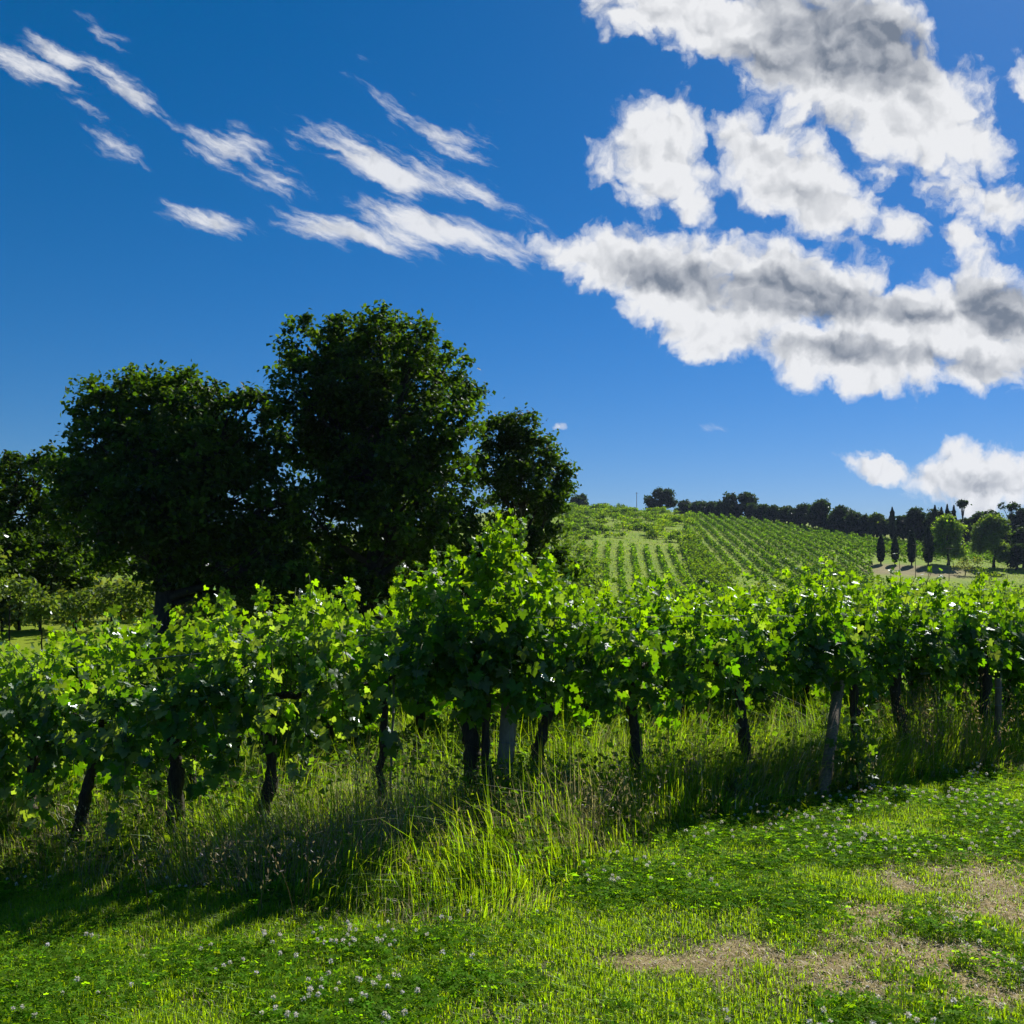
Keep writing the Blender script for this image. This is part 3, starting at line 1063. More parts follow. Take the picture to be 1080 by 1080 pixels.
def long_grass():
    x, y = sample_area(560000, 4.2, 15.5, .68)
    tk = thick(x, y)
    cl = fbm(x * 1.5, y * 1.5, 90)
    nearrow = np.exp(-((y - np.polyval(_cf, np.clip(x, rowx[0], rowx[-1]))) / 0.7) ** 2)
    w = tk * (0.3 + 1.1 * cl) * np.where(y > 9, .55, 1.0)
    keep = rng.random(len(x)) < w
    x, y, tk, cl, nearrow = x[keep], y[keep], tk[keep], cl[keep], nearrow[keep]
    n = len(x)
    P = np.stack([x, y, height(x, y) - .01], 1)
    tall = rng.random(n)
    hfar = np.clip((y - long_edge(x, y) + .35) / 1.1, .35, 1.0)
    H = (rng.uniform(.10, .26, n) + .12 * nearrow * rng.random(n) + .36 * (tall > .80) * rng.random(n) + .22 * np.maximum(cl - .4, 0)) * (0.35 + .75 * tk) * hfar
    H += .12 * (x / y > .02) * rng.random(n) * tk * hfar
    C = blend(jit((0.125, 0.235, 0.014), n, .28, .08), jit((0.19, 0.27, 0.03), n, .22, .06), rng.random(n) ** 2.0)
    dryp = .14 + .42 * sstep(.40, .65, fbm(x * .9 + 3, y * 1.2, 101)) * np.where(x / y < .10, 1.0, .75) * np.where(y < 8.5, 1, .4)
    dr = rng.random(n) < dryp
    C[dr] = jit((0.37, 0.335, 0.15), int(dr.sum()), .35, .04)
    Wd = rng.uniform(.003, .0075, n)
    wind = np.stack([fbm(x * 1.1, y * 1.1, 140) - .5, fbm(x * 1.1, y * 1.1, 150) - .5, np.zeros(n)], 1) * 6
    V, F, CC = blades(P[~dr], H[~dr], Wd[~dr], C[~dr], .75, dirs=wind[~dr])
    o = mesh_obj('long_grass', V, F, M_grass, CC)
    tag(o, 'tall uncut green grass under the vines', 'grass', kind='stuff')
    V, F, CC = blades(P[dr], H[dr], Wd[dr] * .6, C[dr], .95, dirs=wind[dr])
    o = mesh_obj('dry_long_grass', V, F, M_straw, CC)
    tag(o, 'tall dead straw coloured grass matted under the vines', 'grass', kind='stuff')
    # broad weeds low in the uncut growth
    x, y = sample_area(90000, 5.0, 13, .68)
    keep = rng.random(len(x)) < thick(x, y) * sstep(.42, .6, fbm(x * 2.1, y * 2.1, 120)) * np.where(y < 9, 1, .6)
    x, y = x[keep], y[keep]
    n = len(x)
    P = np.stack([x, y, height(x, y) + rng.uniform(.02, .42, n) * np.clip((y - long_edge(x, y)) / 1.2, .2, 1)], 1)
    N = rng.normal(0, .5, (n, 3)) + [0, -.1, .9]
    V, F, CC = leaves(P, N, rng.normal(0, 1, (n, 3)), rng.uniform(.025, .07, n), QUAD_V, QUAD_F, jit((0.075, 0.15, 0.018), n, .25, .07))
    o = mesh_obj('weeds', V, F, M_grass, CC)
    tag(o, 'low broad leaved weeds mixed through the uncut grass', 'weeds', kind='stuff')


long_grass()


def seeding_grass():
    """tall oat-like stalks with pale hanging seeds"""
    parts = []

    def clump(px, py, n, rx, hmin, hmax, col, heads=True):
        g = ray_ground(px, py)
        for _ in range(n):
            X = g[0] + rng.normal(0, rx)
            Y = g[1] + rng.normal(0, .3)
            z = float(height(X, Y))
            h = rng.uniform(hmin, hmax)
            lean = rng.normal(0, .10, 2) * h
            top = np.array([X + lean[0], Y + lean[1], z + h])
            t = np.linspace(0, 1, 6)[:, None]
            pts = np.array([[X, Y, z]]) * (1 - t) + top * t
            pts[:, 0] += (t[:, 0] ** 3) * lean[0] * 1.5
            V, F = tube(pts, np.linspace(.002, .001, 6), 3, cap=False)
            c = jit(col, 1, .2, .04)
            parts.append((V, F, np.tile(c, (len(V), 1))))
            if heads:
                m = rng.integers(10, 20)
                tt = rng.uniform(.62, 1.0, m)
                c0 = np.array([X, Y, z]) * (1 - tt[:, None]) + top * tt[:, None]
                c0[:, 0] += tt ** 3 * lean[0] * 1.5
                P = c0 + rng.normal(0, .022, (m, 3))
                V, F, C = leaves(P, rng.normal(0, 1, (m, 3)), rng.normal(0, .35, (m, 3)) + [0, 0, -1], rng.uniform(.018, .03, m), QUAD_V * [.5, 1, 1], QUAD_F, jit(col, m, .2, .04))
                parts.append((V, F, C))
    clump(985, 808, 75, .22, .4, .85, (.30, .23, .11))
    clump(960, 815, 25, .12, .3, .7, (.28, .22, .11))
    clump(1070, 805, 22, .15, .4, .8, (.28, .22, .10))
    clump(620, 905, 40, .35, .25, .6, (.24, .21, .10))
    clump(430, 880, 46, .5, .3, .6, (.24, .21, .10))
    clump(300, 930, 50, .6, .2, .45, (.25, .21, .11))
    clump(120, 915, 40, .6, .2, .45, (.24, .20, .10))
    clump(360, 930, 50, .4, .15, .4, (.26, .21, .11))
    clump(720, 850, 36, .35, .3, .6, (.24, .21, .10))
    clump(250, 900, 26, .5, .2, .5, (.24, .20, .10))
    clump(820, 830, 20, .35, .3, .6, (.24, .21, .10))
    V, F, C = merge(parts)
    o = mesh_obj('seeding_grass', V, F, M_straw, C)
    tag(o, 'pale tall grass stalks with hanging seeds, thickest beside the twin stemmed vine', 'grass', kind='stuff')


seeding_grass()


def pebbles():
    x, y = sample_area(26000, 2.9, 6.0)
    keep = rng.random(len(x)) < grey_mask(x, y) * .8 + .0015
    x, y = x[keep], y[keep]
    parts = []
    ico = []
    phi = (1 + 5 ** .5) / 2
    iv = unit(np.array([(-1, phi, 0), (1, phi, 0), (-1, -phi, 0), (1, -phi, 0), (0, -1, phi), (0, 1, phi), (0, -1, -phi), (0, 1, -phi), (phi, 0, -1), (phi, 0, 1), (-phi, 0, -1), (-phi, 0, 1)], float))
    fi = np.array([(0, 11, 5), (0, 5, 1), (0, 1, 7), (0, 7, 10), (0, 10, 11), (1, 5, 9), (5, 11, 4), (11, 10, 2), (10, 7, 6), (7, 1, 8), (3, 9, 4), (3, 4, 2), (3, 2, 6), (3, 6, 8), (3, 8, 9), (4, 9, 5), (2, 4, 11), (6, 2, 10), (8, 6, 7), (9, 8, 1)])
    for X, Y in zip(x, y):
        r = rng.uniform(.0025, .009)
        V = iv * r * rng.uniform(.7, 1.3, (12, 1)) * [1, 1, .6] + [X, Y, float(height(X, Y)) + r * .3]
        parts.append((V, fi))
    V, F, _ = merge(parts)
    o = mesh_obj('gravel', V, F, M_stone)
    tag(o, 'small grey stones scattered in the worn grass', 'gravel', kind='stuff')


pebbles()

# broad bright weeds and suckers
def sucker(px, py, w, h, n, col, lab, size=(.04, .075), name='young_plant'):
    g = ray_ground(px, py)
    root = empty(name, tuple(g), lab, 'plant')
    stems = []
    Ps = []
    k = max(3, n // 14)
    for i in range(k):
        top = g + np.array([rng.normal(0, w * .5), rng.normal(0, w * .4), h * rng.uniform(.5, 1.05)])
        pts = wob(g, top, 6, .01)
        stems.append(tube(pts, np.linspace(.004, .0015, 6), 4))
        t = rng.uniform(.15, 1, n // k)[:, None]
        c = g * (1 - t) + top * t
        Ps.append(c + rng.normal(0, .05, c.shape))
    V, F, _ = merge(stems)
    mesh_obj('stems', V, F, M_cane, parent=root)
    P = np.concatenate(Ps)
    m = len(P)
    V, F, C = leaves(P, rng.normal(0, .5, (m, 3)) + [0, -.5, .7], rng.normal(0, .6, (m, 3)) + [0, 0, -.5], rng.uniform(*size, m), LEAF_V, LEAF_F, jit(col, m, .2, .06))
    mesh_obj('leaves', V, F, M_vine, C, parent=root)


sucker(82, 890, .28, .52, 150, (.12, .18, .02), 'bright green leafy sucker low between the two left vine trunks')
sucker(228, 868, .12, .40, 60, (.11, .17, .02), 'small bright sapling of leaves beside the thick dark trunked vine')
sucker(602, 870, .14, .45, 60, (.12, .18, .02), 'bright leafy shoot low to the right of the crooked slender vine')
sucker(906, 838, .10, .62, 120, (.08, .14, .015), 'leafy suckers wrapping the foot of the vine by the leaning post')
sucker(20, 905, .25, .35, 90, (.10, .16, .02), 'rounded green weed at the lower left edge of the row')
sucker(772, 848, .16, .25, 50, (.05, .10, .012), 'dark green weed at the foot of the upright dark vine')

# ------------------------------------------------------------------ trees
def tree(name, base, lobes, label, group=None, leaf=.13, per=26, clump=.42, dens=5.0, col=(.035, .065, .012), col2=(.06, .10, .018), trunk_r=.22, mat=None, limbs=True, cat='tree', fill=.55, tx=QUAD_V, trunk_top=None):
    """lobes: list of (x, y, z, r) in metres"""
    base = np.array([base[0], base[1], float(height(base[0], base[1])) - .1])
    root = empty(name, tuple(base), label, cat, group)
    lobes = np.array(lobes, float)
    cen = lobes[:, :3].mean(0)
    cc = []
    own = []
    for i, (x, y, z, r) in enumerate(lobes):
        n = max(6, int(dens * r * r * 4))
        dr = unit(rng.normal(0, 1, (n, 3)))
        rad = r * (fill + (1.02 - fill) * rng.random(n) ** .6)
        p = np.array([x, y, z]) + dr * rad[:, None] * [1, 1, .92]
        cc.append(p)
        own.append(np.full(n, i))
    cc = np.concatenate(cc)
    own = np.concatenate(own)
    ok = cc[:, 2] > base[2] + min(.5, .1 * (lobes[:, 2].max() - base[2]))
    cc, own = cc[ok], own[ok]
    n = len(cc)
    m = n * per
    idx = np.repeat(np.arange(n), per)
    cs = clump * rng.uniform(.6, 1.35, n)
    P = cc[idx] + rng.normal(0, .42, (m, 3)) * cs[idx][:, None] * [1, 1, .7]
    outw = unit(P - cen)
    N = rng.normal(0, .65, (m, 3)) + outw * .4 + [0, 0, .6]
    T = rng.normal(0, .8, (m, 3)) + [0, 0, -.4]
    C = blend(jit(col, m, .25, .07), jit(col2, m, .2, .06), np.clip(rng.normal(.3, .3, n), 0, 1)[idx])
    V, F, CC = leaves(P, N, T, rng.uniform(.7, 1.3, m) * leaf, tx, QUAD_F, C)
    # wood
    wood = []
    tops = lobes[:, 2].max()
    tt = trunk_top if trunk_top is not None else base[2] + (tops - base[2]) * .72
    tip = np.array([cen[0] * .7 + base[0] * .3, cen[1] * .7 + base[1] * .3, tt])
    tp = wob(base, tip, 9, trunk_r * .35)
    tr = np.linspace(trunk_r, trunk_r * .35, 9)
    tr[0] *= 1.35
    V2, F2 = tube(tp, tr, 9, .08)
    trunk = mesh_obj('trunk', V2, F2, M_treebark, parent=root, smooth=True)
    if limbs:
        for i, (x, y, z, r) in enumerate(lobes):
            f = np.clip((z - base[2]) / (tt - base[2]) * .62, .18, .92)
            k = f * 8
            k0 = min(int(k), 7)
            s = tp[k0] + (tp[k0 + 1] - tp[k0]) * (k - k0)
            pts = wob(s, (x, y, z), 7, .06)
            wood.append(tube(pts, np.linspace(trunk_r * .38, trunk_r * .12, 7), 5, .05))
            mine = cc[own == i]
            for q in mine[rng.permutation(len(mine))[:min(14, len(mine))]]:
                a = pts[rng.integers(3, 7)]
                wood.append(tube(wob(a, q, 5, .03), np.linspace(trunk_r * .10, trunk_r * .03, 5), 4))
        V3, F3, _ = merge(wood)
        mesh_obj('limbs', V3, F3, M_treebark, parent=root, smooth=True)
    mesh_obj('crown', V, F, mat or M_tree, CC, parent=root)
    return root


def px_lobes(lst, d, depth=1.0, grow=1.0):
    out = []
    for (px, py, r) in lst:
        dd = d + rng.uniform(-1, 1) * depth
        c = at(px, py, dd)
        out.append((*c, r / FPX * dd * grow))
    return out


DARK = dict(col=(.020, .045, .008), col2=(.080, .145, .014))  # brighter second tint puts sunlit clumps into the leaf colour
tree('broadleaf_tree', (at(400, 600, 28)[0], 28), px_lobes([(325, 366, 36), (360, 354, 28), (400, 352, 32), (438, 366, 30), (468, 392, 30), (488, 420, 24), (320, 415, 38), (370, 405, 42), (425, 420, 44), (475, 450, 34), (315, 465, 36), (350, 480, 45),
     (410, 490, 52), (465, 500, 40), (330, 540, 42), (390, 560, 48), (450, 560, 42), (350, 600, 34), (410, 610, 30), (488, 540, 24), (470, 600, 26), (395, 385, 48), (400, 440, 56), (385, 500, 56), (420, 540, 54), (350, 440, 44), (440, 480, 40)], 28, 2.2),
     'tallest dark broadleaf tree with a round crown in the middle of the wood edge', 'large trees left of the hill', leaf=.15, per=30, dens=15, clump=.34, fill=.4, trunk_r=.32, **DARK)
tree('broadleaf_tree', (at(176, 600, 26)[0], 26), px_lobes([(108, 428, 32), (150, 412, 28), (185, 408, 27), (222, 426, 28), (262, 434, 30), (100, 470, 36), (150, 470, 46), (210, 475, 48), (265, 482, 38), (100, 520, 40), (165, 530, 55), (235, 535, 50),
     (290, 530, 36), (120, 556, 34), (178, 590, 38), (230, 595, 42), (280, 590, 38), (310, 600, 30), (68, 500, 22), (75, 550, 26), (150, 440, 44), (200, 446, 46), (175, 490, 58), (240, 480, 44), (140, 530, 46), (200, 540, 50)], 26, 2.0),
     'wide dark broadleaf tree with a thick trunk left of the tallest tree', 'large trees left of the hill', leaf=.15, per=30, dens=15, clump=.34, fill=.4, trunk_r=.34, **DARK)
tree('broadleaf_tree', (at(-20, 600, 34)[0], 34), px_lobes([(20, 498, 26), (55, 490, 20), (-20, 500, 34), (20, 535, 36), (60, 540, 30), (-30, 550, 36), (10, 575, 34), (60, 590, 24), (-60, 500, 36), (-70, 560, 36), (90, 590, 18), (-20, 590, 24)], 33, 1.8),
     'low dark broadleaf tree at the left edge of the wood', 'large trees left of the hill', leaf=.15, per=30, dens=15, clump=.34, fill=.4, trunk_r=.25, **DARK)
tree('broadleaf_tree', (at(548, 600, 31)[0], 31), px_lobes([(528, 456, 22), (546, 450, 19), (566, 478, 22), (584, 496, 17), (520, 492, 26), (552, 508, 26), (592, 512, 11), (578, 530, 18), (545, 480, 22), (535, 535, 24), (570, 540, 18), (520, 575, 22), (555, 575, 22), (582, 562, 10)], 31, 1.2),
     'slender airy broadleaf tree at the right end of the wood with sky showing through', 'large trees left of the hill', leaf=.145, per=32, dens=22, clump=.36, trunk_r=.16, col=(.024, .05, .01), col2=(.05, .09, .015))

# bushes at the feet of the wood
bush_specs = [(20, 610, 33, 26), (85, 615, 34, 22), (250, 625, 30, 30), (330, 640, 30, 30), (400, 645, 29, 26), (470, 620, 30, 28), (520, 620, 30, 24), (600, 600, 36, 18), (300, 610, 24, 24), (585, 590, 34, 15),
              (200, 600, 31, 28), (240, 585, 31, 28), (300, 595, 31, 32), (350, 600, 31, 30), (395, 585, 31, 32), (440, 595, 31, 30), (490, 585, 31, 28), (530, 595, 31, 24), (370, 630, 27, 26), (430, 635, 27, 24), (120, 590, 29, 20)] + [(q, 580 + (q % 3) * 4, 41, 34) for q in range(-80, 330, 28)]
for k, (px, py, d, r) in enumerate(bush_specs):
    c = at(px, py, d)
    rr = r / FPX * d
    lob = [(c[0] + rng.normal(0, rr * .5), c[1] + rng.normal(0, rr * .3), c[2] + rng.normal(0, rr * .25), rr * rng.uniform(.5, .8)) for _ in range(5)]
    tree('bush', (c[0], c[1]), lob, 'dark bush filling the gap between the feet of the large trees', 'bushes under the large trees', leaf=.17, per=22, dens=14, clump=.32, trunk_r=.06, limbs=False, cat='bush', **DARK)

for k, (px, py, r_) in enumerate([(-30, 628, 20), (8, 618, 22), (45, 640, 15), (78, 636, 16), (112, 626, 20), (146, 622, 22), (215, 640, 18), (255, 632, 18)]):
    d = 25.5 + (k % 3) * .8
    c = at(px, py, d)
    rr = r_ / FPX * d
    lob = [(c[0] + rng.normal(0, rr * .7), c[1] + rng.normal(0, rr * .4), c[2] + rng.normal(0, rr * .35), rr * rng.uniform(.4, .7)) for _ in range(6)]
    tree('bush', (c[0], c[1]), lob, 'pale overgrown scrub bush in the sunlit gap below the large trees', 'scrub bushes in the gap below the large trees', leaf=.12, per=16, dens=9, clump=.34, trunk_r=.03, limbs=False, cat='bush', col=(.075, .12, .035), col2=(.13, .17, .07))

# rows of pale vines beyond the trees on the left
def far_vine(x, y, h, w, lab, grp, col, n=420, leaf=.17, mat=None):
    z = float(height(x, y))
    root = empty('grapevine', (x, y, z), lab, 'grapevine', grp)
    V, F = tube(wob((x, y, z), (x + rng.normal(0, .05), y, z + h * .55), 5, .02), np.linspace(.05, .035, 5), 6, .1)
    mesh_obj('trunk', V, F, M_bark, parent=root)
    P = np.stack([x + rng.uniform(-w, w, n), y + rng.normal(0, .25, n), z + h * (.15 + .85 * rng.random(n) ** .85) * (1 + .12 * np.sin(rng.uniform(0, 6) + np.arange(n)))], 1)
    N = rng.normal(0, .6, (n, 3)) + [.2, -.4, .7]
    V, F, C = leaves(P, N, rng.normal(0, .5, (n, 3)) + [0, 0, -.6], rng.uniform(.7, 1.3, n) * leaf, LEAFM_V, LEAFM_F, jit(col, n, .25, .06))
    mesh_obj('leaves', V, F, mat or M_vine, C, parent=root)


for (px0, px1, d, grp, lab) in [(-70, 330, 33, 'pale vines in the gap below the large trees', 'pale vine of the nearer far row in the gap below the large trees'),
                                (-80, 300, 36, 'pale vines farther back below the large trees', 'pale vine of the row farther back in the gap below the large trees')]:
    x = (px0 - 540) / FPX * d
    while x < (px1 - 540) / FPX * d:
        far_vine(x, d + rng.normal(0, .1), rng.uniform(1.0, 1.75), .6, lab, grp, (.085, .12, .065), n=int(rng.integers(140, 330)), mat=M_far)
        x += 1.2

# ------------------------------------------------------------------ the vineyard hill
def hill_row(pts, lab, grp, w=.55, h=1.55, step_n=17, leaf=.34, col=(.085, .15, .016), gap=.06, cut=0.15):
    """pts: dense centre line (n,2) of one planted row"""
    seg = np.linalg.norm(np.diff(pts, axis=0), axis=1)
    L = seg.sum()
    n = int(L * step_n)
    if n < 30:
        return
    cum = np.concatenate([[0], np.cumsum(seg)])
    s = rng.uniform(0, L, n)
    # missing and weak plants along the row
    pl = np.floor(s / 1.1).astype(int)
    vig = rng.uniform(.55, 1.1, pl.max() + 2)
    vig[rng.random(len(vig)) < gap] = .0
    s, pl = s[vig[pl] > 0], pl[vig[pl] > 0]
    n = len(s)
    x = np.interp(s, cum, pts[:, 0])
    y = np.interp(s, cum, pts[:, 1])
    d = unit(np.array([[pts[-1, 0] - pts[0, 0], pts[-1, 1] - pts[0, 1]]]))[0]
    o = rng.normal(0, w * .42, n) * vig[pl]
    x, y = x - d[1] * o, y + d[0] * o
    z = height(x, y) + h * vig[pl] * (cut + (1 - cut) * rng.random(n))
    P = np.stack([x, y, z], 1)
    N = rng.normal(0, .6, (n, 3)) + [.1, -.3, .8]
    V, F, C = leaves(P, N, rng.normal(0, 1, (n, 3)), rng.uniform(.7, 1.3, n) * leaf, QUAD_V * [1.3, 1, 1], QUAD_F, jit(col, n, .25, .07))
    ori = (float(pts[0, 0]), float(pts[0, 1]), float(height(pts[0, 0], pts[0, 1])))
    ob = mesh_obj('vine_row', V, F, M_far, C, origin=ori)
    tag(ob, lab, 'vine row', grp)


HDX = 0.106
for k in range(9):
    c = -6.5 + k * 2.45
    ys = np.arange(98, 197 + 2 * math.sin(k), 2.0)
    hill_row(np.stack([c + HDX * ys, ys], 1), 'bright green vine row climbing the lower left block of the hill', 'vine rows of the lower hill block', w=.5, h=1.3, gap=.06, col=(.085, .175, .008), step_n=34)


def tree_dist(px):
    return float(np.interp(px, [560, 700, 780, 850, 900, 960, 1080, 1200], [345, 330, 300, 275, 255, 240, 232, 228]))


for k in range(50):
    c = 17.5 + k * 2.75
    ys = np.arange(100, 345, 2.0)
    xs = c + HDX * ys
    pxs = 540 + FPX * xs / ys
    lim = np.array([tree_dist(p) - 7 for p in pxs])
    lo = 165 - 2.6 * (c - 17.5) + 4 * math.sin(k * 1.7)
    ok = (ys < lim) & (pxs < 1120) & (ys > np.maximum(lo, 104)) & ~((pxs > 922) & (ys < 195))
    ok &= ~((pxs < 722) & (ys > 205))
    run = np.flatnonzero(ok)
    if len(run):
        cuts = np.split(run, np.flatnonzero(np.diff(run) > 1) + 1)
        best = max(cuts, key=len)
        ok = np.zeros(len(ys), bool)
        ok[best] = True
    if ok.sum() > 16:
        hill_row(np.stack([xs[ok], ys[ok]], 1), 'vine row with its shaded side put into a darker green, slanting down the upper right block of the hill', 'vine rows of the upper hill block', w=.42, h=1.4, col=(.070, .145, .007), step_n=26, leaf=.36)  # darker leaf green stands in for the shaded side of these rows
for k in range(13):
    y0 = 84 + k * 6.2
    xs = np.arange(.36 * y0, .66 * y0, 1.5)
    hill_row(np.stack([xs, y0 + .10 * (xs - .36 * y0)], 1), 'level vine row crossing the foot of the hill below the cypresses', 'level vine rows below the cypresses', w=.8, h=1.35, col=(.10, .18, .014), step_n=18, leaf=.34)

# scrub on the hill, each bush its own thing
def shrub(x, y, h, w, lab, grp, col, n=260, leaf=.4):
    z = float(height(x, y))
    root = empty('shrub', (x, y, z), lab, 'shrub', grp)
    V, F = tube(wob((x, y, z - .1), (x, y, z + h * .5), 4, .05), [.10, .09, .07, .05], 5)
    mesh_obj('stem', V, F, M_treebark, parent=root)
    k = 5
    cs = np.stack([x + rng.normal(0, w * .35, k), y + rng.normal(0, w * .35, k), z + h * rng.uniform(.3, .75, k)], 1)
    i = rng.integers(0, k, n)
    P = cs[i] + unit(rng.normal(0, 1, (n, 3))) * (rng.random((n, 1)) ** .5) * np.array([w * .42, w * .42, h * .32])
    P[:, 2] = np.maximum(P[:, 2], z + .05)
    N = rng.normal(0, .6, (n, 3)) + [.1, -.2, .7]
    V, F, C = leaves(P, N, rng.normal(0, 1, (n, 3)), rng.uniform(.7, 1.3, n) * leaf, QUAD_V * [1.3, 1, 1], QUAD_F, jit(col, n, .25, .07))
    mesh_obj('foliage', V, F, M_far, C, parent=root)


for k in range(150):
    y = rng.uniform(206, 330)
    px = rng.uniform(588, 734)
    x = (px - 540) / FPX * y
    cl = [(.08, .15, .012), (.055, .11, .012), (.12, .20, .014)][k % 3]
    shrub(x, y, rng.uniform(.9, 2.6), rng.uniform(1.8, 4.0), 'rounded green shrub in the overgrown strip below the crest', 'shrubs in the overgrown strip below the crest', cl)
for k in range(34):
    y = 100 + k * 3.0
    x = 14.6 + HDX * y + rng.normal(0, 1.0) + (4.0 if y < 130 else 0)
    shrub(x, y, rng.uniform(1.5, 2.8), rng.uniform(2.2, 3.4), 'bushy shrub of the diagonal hedge between the two vineyard blocks', 'shrubs of the diagonal hedge', (.07, .13, .014), n=300, leaf=.32)
for k in range(26):
    y = rng.uniform(105, 200)
    x = rng.uniform(.035, .085) * y
    shrub(x, y, rng.uniform(1.5, 3.0), rng.uniform(2.0, 3.5), 'green shrub at the left edge of the lower vineyard block', 'shrubs left of the lower block', (.085, .15, .016), n=260, leaf=.34)


def hill_cover():
    n = 90000
    y = rng.uniform(95, 335, n)
    px = rng.uniform(575, 1110, n)
    x = (px - 540) / FPX * y
    soil = (px > 905) & (px < 1035) & (y > 168) & (y < 193)
    keep = (y < np.array([tree_dist(p) for p in px])) & ~soil
    x, y = x[keep], y[keep]
    n = len(x)
    P = np.stack([x, y, height(x, y) + rng.uniform(0, .22, n)], 1)
    V, F, C = leaves(P, rng.normal(0, .4, (n, 3)) + [0, 0, 1], rng.normal(0, 1, (n, 3)), rng.uniform(.12, .36, n), QUAD_V, QUAD_F, jit((.11, .185, .010), n, .25, .06))
    o = mesh_obj('hill_undergrowth', V, F, M_far, C)
    tag(o, 'rough yellow green grass between the vine rows of the hill', 'grass', kind='stuff')


hill_cover()

# ------------------------------------------------------------------ ridge trees
RID = dict(leaf=.55, per=16, clump=.85, mat=None)


def ridge(px, top, hw, lab, grp='dark trees along the ridge', d=None, col=(.018, .036, .012), col2=(.03, .055, .014), name='ridge_tree', leaf=.62, per=14, dens=4.0, base_py=None):
    d = d or tree_dist(px)
    x = (px - 540) / FPX * d
    z0 = float(height(x, d))
    zt = EYE + (HOR - top) / FPX * d
    zt = max(zt, z0 + 4.5)
    H = zt - z0
    W = hw / FPX * d
    lob = []
    n = 8
    for i in range(n):
        f = (i + .5) / n
        zz = z0 + H * (.22 + .62 * f)
        wv = W * math.sin(math.pi * min(1, .25 + .62 * f)) * .6
        a = rng.uniform(0, 6.28)
        r = min(W * .52, H * .26) * rng.uniform(.8, 1.15)
        lob.append((x + wv * math.cos(a), d + wv * math.sin(a), min(zz, zt - r), r))
    lob.append((x + rng.normal(0, W * .1), d, zt - min(W * .5, H * .25), min(W * .5, H * .25)))
    return tree(name, (x, d), lob, lab, grp, leaf=leaf, per=per, clump=.75, dens=dens, col=col, col2=col2, trunk_r=.28, limbs=False, fill=.3)


ridge(612, 521, 11, 'small dark tree on the crest beside the airy broadleaf tree', grp=None, d=330)
ridge(697, 515, 20, 'lone round dark tree on the crest above the overgrown strip', grp=None)
ridge(778, 518, 26, 'tallest rounded dark tree on the ridge above the upper vineyard block', grp=None)
RL = 'dark rounded tree of the belt along the ridge'
for (px, top, hw) in [(722, 529, 8), (735, 533, 8), (748, 532, 9), (758, 531, 10), (803, 541, 9), (815, 538, 10), (832, 534, 12), (846, 531, 13), (868, 527, 16), (888, 533, 13), (903, 540, 11), (915, 543, 10), (952, 543, 9), (968, 535, 14), (984, 536, 12),
                      (1002, 540, 12), (1030, 541, 12), (1046, 538, 12), (1075, 536, 12), (1092, 532, 14), (1110, 534, 14)]:
    ridge(px + rng.uniform(-1, 1), top, hw, RL)
for px in range(742, 1120, 9):
    ridge(px + rng.uniform(-2, 2), float(np.interp(px, [700, 760, 800, 900, 1000, 1100], [541, 540, 547, 550, 551, 550])) + rng.uniform(-5, 5), rng.uniform(6, 11), 'low dark tree filling the foot of the ridge belt', 'low trees at the foot of the ridge belt', dens=4.0)
ridge(925, 541, 11, 'olive green tree between dark ridge trees above the cypresses', grp=None, col=(.045, .07, .02), col2=(.06, .09, .025))


def spire(px, top, bot_d, hw, lab, grp, name='cypress', low=0.0, col=(.012, .028, .010)):
    d = bot_d
    x = (px - 540) / FPX * d
    z0 = float(height(x, d))
    zt = EYE + (HOR - top) / FPX * d
    H = zt - z0
    W = hw / FPX * d
    root = empty(name, (x, d, z0), lab, 'cypress tree' if name == 'cypress' else 'conifer', grp)
    V, F = tube(wob((x, d, z0 - .1), (x, d, z0 + H * .5), 5, .01), [.16, .14, .12, .1, .08], 7)
    mesh_obj('trunk', V, F, M_treebark, parent=root)
    n = 2600
    f = rng.random(n) ** .9
    rr = W * np.interp(f, [0, .12, .35, .6, .85, 1], [.45, .8, 1, .9, .5, .05]) * (rng.random(n) ** .4) * (1 + .12 * np.sin(f * 40))
    a = rng.uniform(0, 6.28, n)
    P = np.stack([x + rr * np.cos(a), d + rr * np.sin(a), z0 + H * (.09 + low + (.91 - low) * f)], 1)
    N = np.stack([np.cos(a), np.sin(a), np.full(n, .3)], 1) + rng.normal(0, .4, (n, 3))
    V, F, C = leaves(P, N, np.array([[0, 0, 1.0]]) + rng.normal(0, .25, (n, 3)), rng.uniform(.2, .42, n), QUAD_V, QUAD_F, jit(col, n, .2, .06))
    mesh_obj('crown', V, F, M_tree, C, parent=root)


spire(929, 564, 187, 4.6, 'leftmost cypress of the four beside the bare field, forked at the tip', None)
spire(944, 565, 187, 4.2, 'slimmest dark cypress, second from the left beside the bare field', None)
spire(961.5, 558, 187, 4.8, 'dark cypress third from the left beside the bare field', None)
spire(979, 555, 187, 6.2, 'widest dark cypress at the right of the four beside the bare field', None)
spire(941, 535, 238, 4.0, 'pointed dark conifer rising above the ridge belt left of the pale round tree', None, name='conifer')
for px, t in [(986, 533), (993, 535), (999, 532), (1006, 533)]:
    spire(px, t, 232, 3.4, 'pointed conifer in the cluster on the ridge behind the pale round tree', 'pointed conifers on the ridge', name='conifer')
ridge(1000, 543, 17, 'pale green round tree right of the widest cypress', grp=None, d=190, col=(.12, .19, .02), col2=(.16, .24, .025), leaf=.45, per=18, dens=6, name='round_tree')
ridge(1048, 541, 21, 'broad olive green tree on the right edge of the bare field', grp=None, d=190, col=(.085, .135, .035), col2=(.11, .165, .04), leaf=.45, per=18, dens=6, name='round_tree')
ridge(1080, 556, 15, 'dark tree at the right edge behind the bare field', grp=None, d=192)
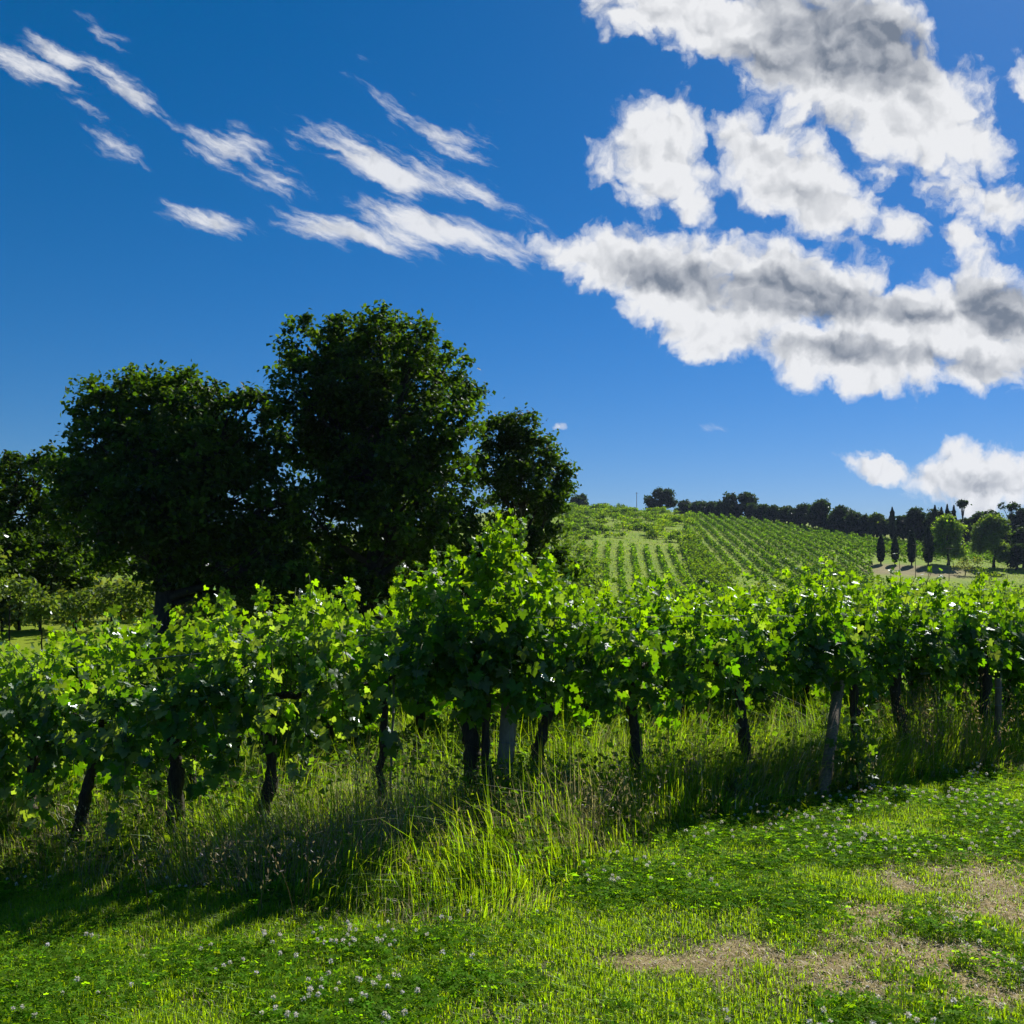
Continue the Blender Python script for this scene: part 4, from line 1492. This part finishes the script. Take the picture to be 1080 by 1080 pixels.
ridge(1072, 573, 9, 'low dark bush right of the broad olive green tree', grp=None, d=188, name='bush')


def umbrella(px, top, hw, d, lab):
    x = (px - 540) / FPX * d
    z0 = float(height(x, d))
    zt = EYE + (HOR - top) / FPX * d
    W = hw / FPX * d
    lob = [(x + rng.normal(0, W * .5), d + rng.normal(0, W * .4), zt - W * .35 - rng.uniform(0, .6), W * .42) for _ in range(7)]
    tree('umbrella_pine', (x, d), lob, lab, None, leaf=.45, per=16, clump=.6, dens=2.5, col=(.016, .034, .012), col2=(.025, .05, .014), trunk_r=.22, limbs=True, trunk_top=zt - W * .6)


umbrella(1015, 528, 6, 232, 'umbrella pine with a small tufted crown above the ridge belt')
umbrella(1066, 530, 8, 230, 'umbrella pine with a flat topped crown near the right edge of the ridge')
# grey round shrub by the bare field
x_, y_ = (1018 - 540) / FPX * 178, 178
shrub(x_, y_, 3.4, 2.9, 'grey green olive bush standing in the bare field', None, (.09, .11, .075), n=500, leaf=.26)
x_ = (1040 - 540) / FPX * 172
shrub(x_, 172, 2.6, 2.4, 'bright green bush in front of the broad olive green tree', None, (.10, .16, .02), n=350, leaf=.3)


def pole(px, top, d, lab, r=.09, arm=False):
    x = (px - 540) / FPX * d
    z0 = float(height(x, d))
    zt = EYE + (HOR - top) / FPX * d
    root = empty('utility_pole', (x, d, z0), lab, 'pole')
    V, F = tube(np.linspace((x, d, z0 - .2), (x, d, zt), 6), np.linspace(r * 1.1, r * .8, 6), 8)
    mesh_obj('shaft', V, F, M_wood, parent=root, smooth=True)
    V, F = tube(np.linspace((x - .5, d, zt - .4), (x + .5, d, zt - .4), 3), .05, 6)
    mesh_obj('crossarm', V, F, M_wood, parent=root)


pole(671.5, 519, 338, 'thin distant pole standing alone on the crest', .10)
pole(797, 546, 288, 'pale pole against the foot of the tallest ridge tree', .10)
pole(965.5, 590 - 18, 172, 'thin pole in front of the bare field between cypresses', .06)
pole(1001, 590 - 14, 170, 'thin pole before the bare field under the pale round tree', .06)
print('objects', len(bpy.data.objects), 'polys', sum(len(m.polygons) for m in bpy.data.meshes))

# ------------------------------------------------------------------ air
def haze(density, color=(0.55, 0.70, 1.0)):
    m = bpy.data.materials.new('haze')
    m.use_nodes = True
    T = NT(m.node_tree)
    v = T.new('ShaderNodeVolumePrincipled')
    v.inputs['Color'].default_value = (*color, 1)
    v.inputs['Density'].default_value = density
    v.inputs['Anisotropy'].default_value = 0.2
    out = T.new('ShaderNodeOutputMaterial')
    T.l.new(v.outputs[0], out.inputs['Volume'])
    zlo, zhi = float(height(0, 60)) - 12, 75.0
    x0, x1, y0, y1 = -5200, 5200, -300, 6100
    V = [(x, y, z) for z in (zlo, zhi) for y in (y0, y1) for x in (x0, x1)]
    F = np.array([(0, 2, 3, 1), (4, 5, 7, 6), (0, 1, 5, 4), (2, 6, 7, 3), (0, 4, 6, 2), (1, 3, 7, 5)])
    o = mesh_obj('haze', V, F, m)
    tag(o, 'thin blue air haze over the whole valley', 'haze', kind='stuff')


haze(0.00009)
